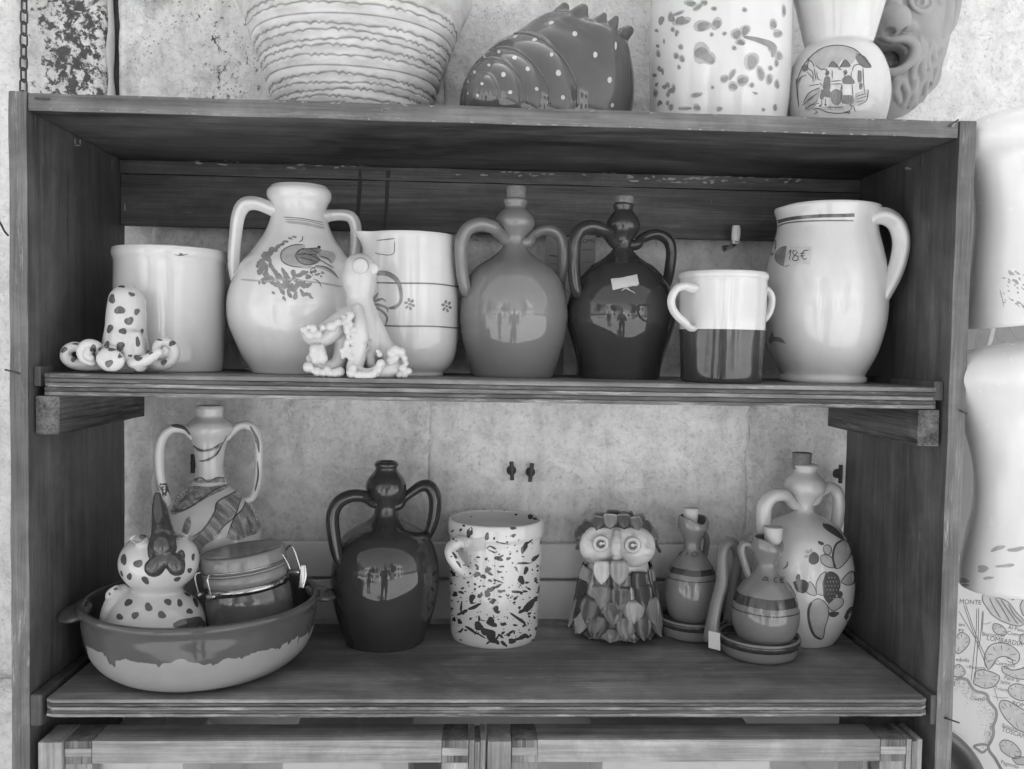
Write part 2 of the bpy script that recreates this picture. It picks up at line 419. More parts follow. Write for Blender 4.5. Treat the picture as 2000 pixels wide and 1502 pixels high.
def metal(name, v, rough=.25):
    t = NT(name); co = t.coord(); t.base(v); t.set(Metallic=1.0, Roughness=t.mix(t.noise(co, 90, 4), rough*.6, rough*1.6)); t.bump(t.noise(co, 160, 3), .08, .0005); return t.m
def stone(name, v, lichen=0.0, spots=.3, smooth=1.0, cx=0, cw=.1, scale=1.0, mottle=1.0):
    """pale weathered limestone / limewash, pitted and crazed, with dark lichen where lichen > 0 (centre cx, half width cw along x)"""
    t = NT(name); co = t.coord()
    a = t.noise(co, 4.5*scale, 7, .66, .5); b = t.noise(co, 34*scale, 6, .68, .3); f = t.noise(co, 120*scale, 4, .7)
    c = t.math('MULTIPLY', t.ramp(a, [(.28, 1-.34*mottle), (.5, 1.0), (.72, 1+.14*mottle)]), v)
    c = t.math('MULTIPLY', c, t.ramp(b, [(.30, 1-.26*mottle), (.52, 1.0), (.75, 1.08)])); c = t.math('MULTIPLY', c, t.ramp(f, [(.31, .76), (.46, 1.0), (1, 1.05)]))
    vz = t.noise(t.coord((1, 1, .2)), 20*scale, 4, .6); c = t.math('MULTIPLY', c, t.ramp(vz, [(.3, .80), (.5, 1.0)]))
    # crazing: fine wrinkled lines
    cr = t.noise(co, 26*scale, 5, .62, 1.1); ln = t.math('ABSOLUTE', t.math('SUBTRACT', cr, .5)); crm = t.ramp(ln, [(0, .0), (.010, .7), (.026, 1)]); crk = t.ramp(t.noise(co, 5*scale, 3), [(.44, 0), (.64, .22)]); c = t.math('MULTIPLY', c, t.math('SUBTRACT', 1.0, t.math('MULTIPLY', crk, t.math('SUBTRACT', 1.0, crm))))
    sp = t.voro(co, 140*scale); msk = t.ramp(t.noise(co, 9, 4), [(.60-.25*spots, 0), (.74-.2*spots, 1)])
    c = t.mix(t.math('MULTIPLY', t.math('MULTIPLY', t.math('LESS_THAN', sp, .22), msk), .75), c, v*.22)
    if lichen:
        x = t.new('ShaderNodeSeparateXYZ'); t.link(t.tc.outputs['Object'], x.inputs[0])
        dx = t.math('DIVIDE', t.math('ABSOLUTE', t.math('SUBTRACT', x.outputs[0], cx)), cw)
        fall = t.math('SUBTRACT', 1.0, t.math('POWER', t.math('MINIMUM', dx, 1.0), 1.6), True)
        n1 = t.noise(co, 62, 6, .70, .3); th = t.math('SUBTRACT', .80, t.math('MULTIPLY', fall, .34*lichen))
        m = t.math('MULTIPLY', t.math('SUBTRACT', n1, th), 16, True)
        c = t.mix(m, c, t.mix(t.noise(co, 120, 4), .035, .12))
    t.base(c); t.set(Roughness=.9, IOR=1.35)
    h = t.mix(.5, t.mix(.10, a, crm), t.mix(.5, b, f)); t.bump(h, .9*smooth, .009); return t.m

MAT = dict(
    post=wood('stained board, upright', .085, 'Z', .42, rough=.45, stain=.25, worn=.18, knots=False),
    edge=wood('sun-bleached board edge', .135, 'X', .40, rough=.5, stain=.25, worn=.3, knots=False), edge_z=wood('sun-bleached upright edge', .140, 'Z', .40, rough=.5, stain=.25, worn=.25, knots=False),  # paler tone for board fronts: light on them painted in, with some wear
    board=wood('stained board, lengthwise', .078, 'X', .5, rough=.55, stain=.4, worn=.10),
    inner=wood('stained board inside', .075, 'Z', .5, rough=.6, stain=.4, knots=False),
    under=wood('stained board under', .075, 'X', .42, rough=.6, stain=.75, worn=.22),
    ply=wood('worn plywood edge', .17, 'X', .5, 1.0, rough=.6, stain=.35, worn=.85, knots=False),
    ply_dark=wood('plywood core', .085, 'X', .5, 1.0, rough=.7, stain=.3, worn=.5, knots=False),
    shelf=wood('worn shelf top', .20, 'X', .40, .6, rough=.5, stain=.45, worn=.12, knots=False),
    end=wood('cleat wood', .10, 'Y', .8, .8, rough=.7, stain=.3, worn=.2, knots=False),
    pine=wood('pale pine, lengthwise', .33, 'X', .42, .7, rough=.5, stain=.25, worn=0),
    pine_z=wood('pale pine, upright', .33, 'Z', .42, .7, rough=.5, stain=.25, worn=0, knots=False),
    pine_end=wood('pine end grain', .17, 'Z', .7, .8, rough=.6, stain=.3, knots=False), varnish=matte('varnish run', .028, .6, .2),
    slat=matte('white painted slat', .66, .55, .14, 25, .25),
    white=glaze('white glaze', .64, .06, .05, speck=.045), cream=glaze('cream glaze', .60, .07, .06, speck=.10), bone=glaze('bone glaze', .60, .07, .07, speck=.05),
    octo=glaze('pale matt glaze', .56, .20, .06, wave=.1), mid=glaze('mid grey glaze', .20, .035, .07, wave=.04), dark=glaze('dark glaze', .045, .03, .12, wave=.05),
    black=glaze('brown black glaze', .038, .03, .18, wave=.04), brown=glaze('brown glaze', .085, .09, .12, speck=.06), shell=glaze('shell glaze', .088, .03, .3, scale=14, wave=.04),
    tan=glaze('tan glaze', .20, .05, .10, speck=.07), band=glaze('dark brown band', .052, .08, .4, scale=60), terracotta=matte('raw terracotta', .42, .85, .10, 30, .4), clay=matte('grey clay', .34, .8, .10, 30, .25),
    raw=matte('unglazed body', .33, .6, .08, 60, .3), ink=glaze('painted dark', .085, .12, .55, scale=70), wash=glaze('painted mid tone', .23, .12, .55, scale=75), pale=glaze('painted pale tone', .40, .12, .28, scale=70),
    line=glaze('painted line', .16, .12, .2), cork=matte('cork', .21, .9, .45, 260, .8), corkw=matte('pale stopper', .50, .7, .06, 60, .2), paper=matte('paper label', .53, .8, .05, 40, .15), pen=matte('pen', .05, .7, .1), iron=matte('rusted iron', .055, .65, .45, 120, .6), steel=metal('bright steel', .45, .22), nailm=metal('nail', .10, .4),
    wire=matte('black wire', .03, .5, .2), rubber=matte('rubber ring', .3, .5, .1), card=matte('printed card', .30, .6, .08), dpot=glaze('dark pot', .11, .2, .1), inside=matte('dark hollow', .03, .7, .1),
    shade=glaze('bright white glaze', .78, .22, .03), halo=glaze('thin glaze halo', .40, .1, .15, scale=90),
    glare_white=matte('white carton', .80, .7, .04, 20, .1),
    dot=glaze('white dots', .50, .1, .03), comb=glaze('comb glaze', .05, .12, .35, scale=60, wave=.1),
)

# ------------------------------------------------------------------ the street the shelf looks out on (seen mirrored in the glazes)
def ground():
    t = NT('sunlit street paving'); co = t.coord(); b = t.new('ShaderNodeTexBrick'); b.inputs['Scale'].default_value = 1.6; b.inputs['Mortar Size'].default_value = .012
    b.inputs['Color1'].default_value = (.42, .42, .42, 1); b.inputs['Color2'].default_value = (.50, .50, .50, 1); b.inputs['Mortar'].default_value = (.22, .22, .22, 1)
    t.link(co, b.inputs[0]); t.base(t.math('MULTIPLY', b.outputs[0], t.mix(t.noise(co, 1.5, 5), .85, 1.1))); t.set(Roughness=.8)
    tag(mesh_obj('street_pavement', [(-80, -150, GROUND), (80, -150, GROUND), (80, 60, GROUND), (-80, 60, GROUND)], [(0, 1, 2, 3)], t.m), kind='structure')
ground()

WY = .338      # face of the wall behind the shelf unit
def wx(px, py=100): return at(px, py, WY).x
def wz(py, px=1000): return at(px, py, WY).z
wall = thing('stone_wall', (0, WY, GROUND), 'pale weathered limestone wall with pitted blocks behind the wooden shelf unit', 'wall')
def block(x0, x1, z0, z1, mat, res=.008, bulge=.004, amp=.0035, seed=0, round_=.012, dep=.010):
    nx, nz = max(2, int((x1-x0)/res)), max(2, int((z1-z0)/res)); V = []
    for k in range(nz+1):
        for i in range(nx+1):
            x, z = x0+(x1-x0)*i/nx, z0+(z1-z0)*k/nz
            e = min(x-x0, x1-x, z-z0, z1-z)+.004*noise.noise((x*30, z*30, seed)); q = max(0, 1-max(e, 0)/round_)
            y = WY - bulge*.3 + amp*(noise.noise((x*9, z*9, seed))+.6*noise.noise((x*31, z*31, seed+3))+.35*noise.noise((x*80, z*80, seed+5))) + q*q*dep
            V.append((x+.003*noise.noise((z*25, x*3, seed)), y, z+.003*noise.noise((x*25, z*3, seed+9))))
    n = nx+1; F = [(k*n+i, k*n+i+1, (k+1)*n+i+1, (k+1)*n+i) for k in range(nz) for i in range(nx)]
    rim = [i for i in range(n)]+[k*n+nx for k in range(1, nz+1)]+[nz*n+i for i in range(nx-1, -1, -1)]+[k*n for k in range(nz-1, 0, -1)]
    o = len(V); V += [(V[i][0], WY+.10, V[i][2]) for i in rim]; m = len(rim)
    F += [(rim[j], o+j, o+(j+1) % m, rim[(j+1) % m]) for j in range(m)]
    return mesh_obj('stone_block', V, F, mat, wall)
ST = [stone('limestone', .66, .0, .35), stone('lichened limestone', .60, 1.08, .6, cx=wx(150), cw=.125), stone('limestone with speckled lichen', .68, .74, .6, cx=wx(440), cw=.13), stone('plastered limestone', .72, 0, .08, scale=1.0, mottle=.8), stone('rough limestone', .66, 0, .10, scale=1.15, mottle=.9), stone('limewashed limestone', .72, 0, .25, mottle=.55)]
xj = wx(219)
block(wx(44)+.0, xj-.006, .66, 1.25, ST[1], .006, seed=1)
block(xj+.010, wx(868)+.004, .66, 1.25, ST[2], .006, seed=2, dep=.004)
block(wx(868), 2.4, .66, 1.25, ST[5], .006, amp=.005, seed=3, dep=.002)
block(-1.6, wx(43), -.10, 1.25, ST[5], .012, seed=4, amp=.002)
zt = .657
block(wx(44), wx(298)+.004, .10, zt, ST[3], .006, seed=5, round_=.008, dep=.0015)
block(wx(298), wx(849)+.004, .10, zt, ST[4], .005, seed=6, amp=.005, round_=.01, dep=.0025)
block(wx(849), wx(1481)+.004, .10, zt, ST[3], .005, seed=7, amp=.005, round_=.01, dep=.0025)
block(wx(1481), 2.4, .10, zt, ST[4], .007, seed=8, amp=.005, round_=.01, dep=.002)
block(-.1, 2.4, -.5, .095, ST[3], .012, seed=9)
block(-1.6, -.11, -.95, -.105, ST[3], .03, seed=10); block(-.1, 2.4, -.95, -.505, ST[3], .03, seed=11)
block(-4, -1.61, -.95, .6, ST[3], .06, seed=12); block(-4, -1.61, .61, 2.0, ST[5], .06, seed=13); block(2.41, 4.6, -.95, .6, ST[3], .06, seed=14); block(2.41, 4.6, .61, 2.0, ST[5], .06, seed=15)
block(-1.6, .6, 1.255, 2.0, ST[5], .03, seed=16); block(.605, 2.4, 1.255, 2.0, ST[5], .03, seed=17)
box('mortar', (-4, WY+.011, GROUND), (4.6, WY+.32, 2.02), matte('lime mortar', .42, .95, .25, 40, .8, dist=.004), wall, bev=0)
box('open_joint', (xj-.004, WY+.0095, .67), (xj+.012, WY+.02, 1.24), matte('dark open joint', .07, .95, .5, 60, .9, dist=.006), wall, bev=0)
# the raised mortar ridge left of the dark open joint above the shelf
Q = [(wx(217+random.uniform(-2, 2)), WY+.001, z) for z in np.linspace(.67, 1.25, 16)]
tube('mortar_ridge', Q, [.0055*random.uniform(.7, 1.3) for _ in Q], matte('pale mortar', .42, .95, .2, 60, .7), wall, n=90, seg=10)

# ------------------------------------------------------------------ the wooden shelf unit
unit = thing('shelf_unit', (W/2, D/2, GROUND), 'dark stained open wooden shelf unit loaded with pottery against a stone wall', 'shelf unit')
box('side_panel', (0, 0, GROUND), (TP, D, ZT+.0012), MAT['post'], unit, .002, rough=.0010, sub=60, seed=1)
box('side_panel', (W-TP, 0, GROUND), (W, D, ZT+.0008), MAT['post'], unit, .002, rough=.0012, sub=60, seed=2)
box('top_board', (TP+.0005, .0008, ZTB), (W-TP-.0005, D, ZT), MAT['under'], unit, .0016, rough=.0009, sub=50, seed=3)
def lit_front(o, mat):  # front faces painted paler to imitate light; the darker board tone imitates inside shade
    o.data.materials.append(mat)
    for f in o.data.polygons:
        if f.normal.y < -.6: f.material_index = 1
for o in unit.children: lit_front(o, MAT['edge'] if o.name.startswith('top') else MAT['edge_z'])
box('back_board', (TP+.001, D-.020, .6245), (W-TP-.001, D-.002, ZTB-.022), MAT['board'], unit, .001)
box('back_batten', (TP+.001, D-.024, ZTB-.0215), (W-TP-.001, D-.003, ZTB-.001), MAT['board'], unit, .0015, rough=.001, sub=60, seed=5)
for z0, z1, q in ((.071, .128, .0), (.002, .066, .001)):
    box('back_slat', (TP+.002, D+.016+q*.3, z0), (W-TP-.002, D+.026+q*.3, z1), MAT['slat'], unit, .004, 3, rough=.0008, sub=40, seed=int(z0*1000))['label'] = 'pale painted back slat'
def ply(name, x0, x1, y0, y1, z0, z1, n, seed, rad=.012):
    """a plywood shelf: layers with slightly uneven worn edges; each layer is a part"""
    root = None; th = (z1-z0)/n
    for k in range(n):
        a, b = z0+k*th, z0+(k+1)*th-(0.0005 if k < n-1 else 0); inset = (.0012 if k % 2 else 0)+(.0012 if k in (0, n-1) else 0); N = 120; pts = []
        for i in range(N+1):
            x = x0+inset+(x1-x0-2*inset)*i/N; e = min(x-x0, x1-x); c = 0 if e > rad else rad-math.sqrt(max(0, rad**2-(rad-e)**2))
            pts.append((x, y0+inset+c+.0009*noise.noise((x*22, k*3.3, seed))+.0006*noise.noise((x*90, k*1.3, seed+4))))
        pts += [(x1-inset, y1), (x0+inset, y1)]; m = len(pts)
        wz_ = lambda x, kk: .0008*noise.noise((x*3, kk, seed))
        bv = .0007; cen = [(p[0], p[1]+bv) for p in pts]
        V = [(p[0], p[1], a+bv) for p in pts]+[(p[0], p[1], b-bv) for p in pts]+[(p[0], p[1], b) for p in cen]+[(p[0], p[1], a) for p in cen]
        F = []
        for lo, hi in ((0, m), (m, 2*m), (3*m, 0)): F += [(lo+i, lo+(i+1) % m, hi+(i+1) % m, hi+i) for i in range(m)]
        F += [tuple(range(2*m, 3*m)), tuple(range(4*m-1, 3*m-1, -1))]
        mt = MAT['shelf'] if k == n-1 else (MAT['ply'] if k % 2 == 0 else MAT['ply_dark'])
        o = mesh_obj('ply' if root else name, V, F, mt, root or unit, False)
        if root is None:
            root = o
mx0, mx1 = at(79, 745, .004).x, at(1836, 775, .004).x
ply('middle_shelf', mx0, mx1, .004, D-.004, ZM-.0275, ZM, 5, 11)
bx0, bx1 = at(88, 1385, .0).x, at(1812, 1380, .0).x
ply('bottom_shelf', bx0, bx1, -.003, D-.002, ZB-.0225, ZB, 5, 23, .008)
for s, xa, xb in ((0, TP+.001, .032), (1, W-.036, W-TP-.001)):
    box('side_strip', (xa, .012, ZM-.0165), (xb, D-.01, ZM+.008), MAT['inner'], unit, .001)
    xa2, xb2 = (TP+.003, .0545) if s == 0 else (W-.056, W-TP-.005)
    c = box('shelf_cleat', (xa2, .012, ZM-.0765), (xb2, D-.004, ZM-.0285), MAT['end'], unit, .0012, rough=.0007, sub=12)
    xr0, xr1 = (TP+.001, bx0-.003) if s == 0 else (bx1+.003, W-TP-.001)
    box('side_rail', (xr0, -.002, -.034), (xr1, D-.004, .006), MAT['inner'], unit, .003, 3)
# lower cupboard: two glazed doors with finger-jointed pine frames
zt, zb = -.0535, -.90
glass = NT('window glass'); glass.base(.9); glass.set(Roughness=.02, Transmission_Weight=1.0, IOR=1.5)
for x0, x1 in ((.034, .5905), (.5925, 1.1605)):
    xi0, xi1 = x0+.064, x1-.056
    d = box('glass_door', (xi0+.001, .018, zb+.031), (xi1-.001, .021, zt-.030), glass.m, unit, 0)
    box('rail', (xi0, .0, zt-.029), (xi1, .05, zt), MAT['pine'], d, .0012); box('rail', (xi0, .0, zb), (xi1, .05, zb+.03), MAT['pine'], d, .0012)
    for a, b, sg in ((x0+.031, xi0, -1), (xi1, x1-.022, 1)):
        for k, (h0, h1) in enumerate(((0, .0095), (.0097, .0195), (.0197, .029))):
            box('finger_joint', (a+.0003, -.0005-(k % 2)*.0006, zt-h1), (b-.0003, .05, zt-h0+.0004*(k % 2)), MAT['pine_end'] if k != 1 else MAT['pine'], d, .0006)
        box('rail_post', (a, .001, zb+.03), (b, .05, zt-.0295), MAT['pine_z'], d, .001)
    for a, b in ((x0, x0+.0305), (x1-.0215, x1)):
        nst = 3 if b-a < .025 else 1
        for k in range(nst):
            q = (b-a)/nst; box('stile', (a+k*q+.0002, -.004 if nst == 1 else -.001*(k % 2), zb), (a+(k+1)*q-.0002, .05, zt-.002*(k % 2)), MAT['pine_z'] if k % 2 == 0 else MAT['pine_end'], d, .0008)
box('cupboard_floor', (TP+.001, .055, -.93), (W-TP-.001, D-.002, -.905), MAT['board'], unit, .001)
box('cupboard_back', (TP+.001, D-.012, -.90), (W-TP-.001, D-.002, -.04), MAT['slat'], unit, .001)
# white blocks added behind the cupboard glass to imitate its bright reflections
for x0, x1, yy, lab in ((at(1170, 1495, .05).x, at(1490, 1495, .05).x, .0235, 'white box added to imitate bright reflections in the door glass under the owl'), (at(560, 1495, .05).x, at(800, 1495, .05).x, .0240, 'white box added to imitate bright reflections in the door glass under the dark jug'), (at(190, 1495, .05).x, at(370, 1495, .05).x, .0245, 'white box added to imitate bright reflections in the door glass under the casserole')):
    tb = thing('glare_box', ((x0+x1)/2, yy, -.9045), lab, 'box', 'added reflection boxes in the glazed cupboard'); bb = box('glare_block', (x0, yy, -.904), (x1, yy+.12, -.0865), MAT['glare_white'], tb, .002); box('lid_flap', (x0+.001, yy+.001, -.0860), ((x0+x1)/2-.001, yy+.119, -.0842), MAT['glare_white'], tb, .0005); box('lid_flap', ((x0+x1)/2+.001, yy+.001, -.0860), (x1-.001, yy+.119, -.0842), MAT['glare_white'], tb, .0005)
def nail(a, b, r=.0012):
    tube('nail', [a, (Vector(a)+Vector(b))/2, b], r, MAT['nailm'], unit, n=4, seg=8)
nail(at(68, 192, -.0008), at(97, 193, -.0008)); nail(at(1854, 246, -.0008), at(1872, 234, -.0008)); nail(at(1845, 1402, -.001), at(1874, 1412, -.012)); nail(at(10, 722, .0), at(38, 730, -.001)); nail(at(1874, 801, -.001), at(1889, 807, -.003))
# the two runs of dark varnish down the back board, left of the cork jugs
p = Paint(*[c for c in unit.children if c.name.startswith('back_b')], eps=.0004)
p.stroke([(703, 330), (703, 360), (700, 400), (697, 438)], [6, 8, 8, 7], 6); p.stroke([(760, 327), (757, 350), (755, 400), (750, 452)], [10, 8, 7, 5], 6)
p.done('varnish_run', MAT['varnish'], unit, True)

# chipped pale undercoat along the batten and the worn arrises of the boards
p = Paint(*[c for c in unit.children if not c.name.startswith(('middle', 'bottom', 'glass'))], eps=.0005); rs_ = random.Random(12)
for x0, x1, y0, y1, n_ in ((1228, 1570, 344, 357, 46), (560, 720, 318, 330, 14), (380, 470, 313, 322, 8), (860, 1200, 334, 344, 14), (60, 1860, 0, 0, 40), (60, 1860, 1, 1, 26)):
    for _ in range(n_):
        x = rs_.uniform(x0, x1); f_ = (x-52)/1819
        y = rs_.uniform(y0, y1) if y0 > 1 else (213+57*f_-1.5 if y0 == 0 else 181+56*f_+2)
        p.blob(x, y, rs_.uniform(1.2, 9 if y0 > 1 else 5), rs_.uniform(.7, 2.2 if y0 > 1 else 1.2), rs_.uniform(-6, 8), .3, 8)
for x, y, a_, b_ in ((146, 276, 1.5, 7), (151, 284, 5, 1.6), (156, 277, 1.5, 7), (218, 322, 1, 10), (1774, 329, 7, 2.5), (1862, 240, 4, 9), (1550, 560, 2, 6), (244, 405, 1.5, 7)): p.blob(x, y, a_, b_, 0, .25, 8)
p.done('paint_chip', matte('chipped undercoat', .30, .8, .3, 90, .3), unit)
for x, y in ((936, 220), (1690, 1330), (120, 700)): pass

# ------------------------------------------------------------------ hooks, chain, wire
def wall_hook(px, py, label, Y=WY, tilt=0, s=1.0):
    c = at(px, py, Y-.002); t = thing('wall_hook', (c.x, Y-.002, c.z), label, 'hook', 'iron hooks plugged into the stone wall')
    tube('plug', [c+Vector((0, .008, 0)), c, c+Vector((0, -.003, 0))], [.0075*s, .008*s, .0065*s], MAT['iron'], t, n=6, seg=18, up=(0, 0, 1))
    h = c+Vector((0, -.012, 0)); k = math.sin(R(tilt))
    tube('pin', [h+Vector((k*-.014*s, 0, -.014*s)), h, h+Vector((k*.016*s, 0, .016*s))], .0034*s, MAT['iron'], t, n=8, seg=12)
    tube('shank', [c+Vector((0, .004, -.002)), h+Vector((0, .001, -.004))], .0030*s, MAT['iron'], t, n=5, seg=10, up=(0, 0, 1))
wall_hook(999, 919, 'dark iron hook in wall, of the close pair the one above the splattered mug', tilt=-3)
wall_hook(1036, 922, 'dark iron hook in wall, of the close pair the one towards the owl', tilt=6)
wall_hook(381, 905, 'dark iron hook in wall behind the marbled bottle'); wall_hook(1636, 925, 'dark iron hook in wall behind the cactus jug')
c = at(1415, 484, D-.02); t = thing('coat_hook', c, 'bright metal hook on the dark back board above the two-handled mug', 'hook')
tube('shank', [at(1414, 486, D-.021), at(1424, 483, D-.03), at(1432, 478, D-.045), at(1437, 468, D-.05)], [.0055, .004, .0045, .006], MAT['steel'], t, n=16, seg=12)
tube('tip', [at(1437, 476, D-.05), at(1437, 465, D-.052), at(1438, 450, D-.052), at(1438, 441, D-.051)], [.005, .0068, .0070, .0060], MAT['white'], t, n=14, seg=14, flat=.55)

def chain():
    t = thing('chain', at(45, 172, .10), 'thin rusty link chain hanging down to the end of the shelf unit', 'chain')
    Y = .10; y = -70; k = 0
    while y < 186:
        L = 27; px = 47-(y/186)*1.5; a, b = at(px, y, Y), at(px, y+L, Y); c = (a+b)/2; hl = (b-a).length/2; wd = .0040; P = []
        for i in range(16):
            q = 2*math.pi*i/16; xx = wd*math.cos(q); zz = (hl-wd)*np.sign(math.sin(q))*(1 if abs(math.sin(q)) > .3 else abs(math.sin(q))/.3)+wd*math.sin(q)
            tw = R(12) if k % 2 == 0 else R(70)
            P.append((c.x+xx*math.cos(tw), c.y+xx*math.sin(tw), c.z+zz))
        P.append(P[0]); tube('link', P, .00125, MAT['iron'], t, n=44, seg=8, up=(math.sin(tw)*-1, math.cos(tw), 0), cap=False); y += 22.5; k += 1
chain()
tube_pts = [at(-6, 425, .02), at(3, 440, .015), at(9, 452, .012), at(16, 460, .010)]
tag(tube('wire', tube_pts, .0013, MAT['wire'], None, n=20, seg=8), 'short bent black wire beside the upright of the shelf unit', 'wire')

# ================================================================== pottery
def vessel(name, label, cat, axis, Y, R_, zb, mat, inner=None, wall_=.004, group=None, wob=.0004, warp=None, seed=0, seg=112, depth=None, body='body', tilt=None):
    """R_: (py, half width px) from rim down to foot; inner: material depth of the hollow (px below the rim)"""
    P, c = rows(axis, Y, R_, zb)
    t = thing(name, (c[0], c[1], zb), label, cat, group)
    r0, z0 = P[0]; pr = [(0, z0), (r0*.6, z0), (max(r0-.002, .001), z0)]+[tuple(q) for q in P[:]]
    P2 = spline(P, max(50, len(P)*8))
    prof = [(0.0, z0+.001), (max(r0-.003, .001), z0+.001), (max(r0-.0008, .001), z0+.0003)]+[tuple(q) for q in P2]
    rt, ztop = P2[-1]
    if depth:
        # rounded lip, then down the inside
        for k in range(1, 6):
            a = math.pi*k/6; prof.append((rt-wall_/2+wall_/2*math.cos(a), ztop+wall_/2*math.sin(a)*.8))
        ins = [(max(q[0]-wall_, .002), q[1]) for q in P2[::-1] if q[1] > ztop-depth and q[1] < ztop-.001]; prof += ins
        prof += [(ins[-1][0]*.9, ins[-1][1]-.003), (0, ins[-1][1]-.003)]
    else:
        prof += [(rt*.8, ztop+.0008), (0, ztop+.0008)]
    b = lathe(body, prof, c, mat, t, seg=seg, wob=wob, fine=False, warp=warp, seed=seed, tilt=tilt)
    return t, b
def handle(t, pts, rpx, mat, flat=1.35, ridge=.0, seg=24, n=56, name='handle'):
    """pts: (px, py, depth y); both ends run on into the vessel's wall and swell a little where they are luted on"""
    Y0 = pts[0][2]; rp = list(rpx) if not np.isscalar(rpx) else [rpx]*len(pts); Q = [at(*p) for p in pts]; ax_ = parent_loc(t)
    def inw(q, other):
        d = Vector((ax_.x-q.x, ax_.y-q.y, 0)); d = d.normalized()*min(.009, d.length*.6); back = (q-other).normalized()*.002; return q+d+back
    if name == 'handle': Q = [inw(Q[0], Q[1])]+Q+[inw(Q[-1], Q[-2])]; rp = [rp[0]*1.15]+[rp[0]*1.12]+rp[1:-1]+[rp[-1]*1.12, rp[-1]*1.0]
    return tube(name, Q, [r*mpp(Y0) for r in rp], mat, t, n=n, seg=seg, flat=flat, ridge=ridge, up=(0, 1, 0))
def corkp(t, x0, x1, y0, y1, Y, mat='cork', taper=.92, name='cork', z_in=.006):
    s = mpp(Y); a, b = at((x0+x1)/2, y1, Y), at((x0+x1)/2, y0, Y); r = (x1-x0)/2*s
    return lathe(name, [(0, a.z-z_in), (r*taper*.97, a.z-z_in), (r*taper, a.z), (r*.99, b.z-.0012), (r*.95, b.z), (0, b.z)], (b.x, Y), MAT[mat], t, seg=28, wob=.0003, fine=False)

# ---- middle shelf -------------------------------------------------
YJ = .165
def spoutw(cx, cy, ang, z1, h, w_=.35, out=.012, drop=.0):
    def f(V):
        th = np.arctan2(V[:, 1]-cy, V[:, 0]-cx); d = np.angle(np.exp(1j*(th-ang))); k = np.exp(-(d/w_)**2)*np.clip((V[:, 2]-(z1-h))/h, 0, 1)**2
        rr = np.hypot(V[:, 0]-cx, V[:, 1]-cy); V = V.copy(); s = 1+out*k/np.maximum(rr, .01)
        V[:, 0] = cx+(V[:, 0]-cx)*s; V[:, 1] = cy+(V[:, 1]-cy)*s; V[:, 2] += drop*k; return V
    return f
c0 = at(334, 600, YJ); zt0 = at(334, 493, YJ).z
crock, b = vessel('cream_jug', 'plain white cylindrical jug with a lipped rim and no painting', 'jug', 333, YJ, [(491, 104), (498, 105), (505, 104), (512, 101), (560, 101), (640, 100), (700, 99), (717, 97), (721, 95)], ZM, MAT['bone'], depth=.13, seed=1)
p = Paint(b); p.blob(354, 497, 5, 2.2, 10); p.stroke([(340, 497), (352, 499), (368, 496)], 1.6); p.done('rim_chip', MAT['ink'], crock)

jar, b = vessel('two_handled_jar', 'white two-handled jar painted with a long-tailed bird in a flower wreath', 'jar', 584, YJ, [(368, 55), (372, 59), (378, 61), (388, 60), (400, 54), (412, 51), (430, 54), (447, 60), (463, 68), (480, 80), (495, 90), (516, 108), (545, 122), (575, 131), (600, 133), (633, 129), (662, 118), (691, 105), (715, 91), (724, 86)], ZM, MAT['white'], depth=.05, wall_=.006, seed=2)
handle(jar, [(547, 414, YJ-.004), (528, 407, YJ-.015), (500, 397, YJ-.022), (478, 400, YJ-.024), (466, 420, YJ-.024), (460, 460, YJ-.024), (457, 510, YJ-.022), (460, 545, YJ-.018), (470, 572, YJ-.006)], [13, 12, 12, 13, 12, 11, 10.5, 9, 7], MAT['white'], 1.3, .09)
handle(jar, [(628, 424, YJ), (645, 421, YJ+.006), (668, 420, YJ+.01), (685, 424, YJ+.012), (694, 440, YJ+.014), (695, 470, YJ+.014), (692, 500, YJ+.012), (684, 522, YJ+.01), (672, 540, YJ+.004)], [12, 10.5, 10, 10.5, 10.5, 10, 10, 9, 7], MAT['white'], 1.3, .09)
# wreath, bird and rings
p = Paint(b, eps=.0003)
p.stroke([(553, 424), (590, 427), (632, 435)], 1.6); p.stroke([(555, 428), (595, 431), (634, 440)], 1.2); p.done('neck_line', MAT['line'], jar)
p = Paint(b); p.stroke([(558, 433), (595, 437), (634, 446)], 6); p.stroke([(470, 546), (520, 549), (560, 546), (620, 552), (668, 560)], 3.5); p.done('neck_band', MAT['pale'], jar)
p = Paint(b)
for i in range(26):
    a = -.35+i*.145; x, y = 585-78*math.cos(a-.62)*1.0, 522+56*math.sin(a-.62)*-1.0
for (x, y, l, g) in [(575, 463, 4, 20), (567, 466, 4, 10), (558, 472, 5, 0), (550, 478, 6, -30), (541, 484, 8, -50), (533, 488, 9, 30), (526, 496, 9, -40), (518, 500, 10, 40), (514, 508, 8, -10), (524, 506, 9, 70), (508, 518, 10, 20), (519, 521, 9, 60), (509, 530, 9, -20), (520, 537, 9, 40), (528, 545, 10, 10), (516, 548, 9, -40), (530, 520, 8, 70), (537, 531, 9, 50), (545, 541, 9, 35), (556, 533, 9, 60), (560, 546, 11, 20), (573, 534, 8, 60), (585, 537, 9, -10), (580, 548, 9, 30), (594, 533, 8, -30), (602, 541, 7, 10), (612, 531, 6, -20), (536, 555, 8, 20), (546, 558, 9, 60), (557, 557, 10, -50), (568, 561, 10, 70), (580, 559, 11, -60), (592, 556, 9, 60), (602, 557, 8, -50), (552, 570, 7, 80), (565, 574, 8, 70), (577, 578, 8, -60), (590, 572, 7, 60), (599, 575, 7, -20), (607, 580, 5, 20), (534, 572, 4, 60), (555, 583, 5, 75), (507, 552, 4, 80), (620, 536, 5, 0), (630, 533, 4, 0), (627, 540, 3, 0)]:
    p.blob(x, y, l*1.05, l*.60, g, .25, 10)
p.done('painted_wreath', MAT['wash'], jar, True)
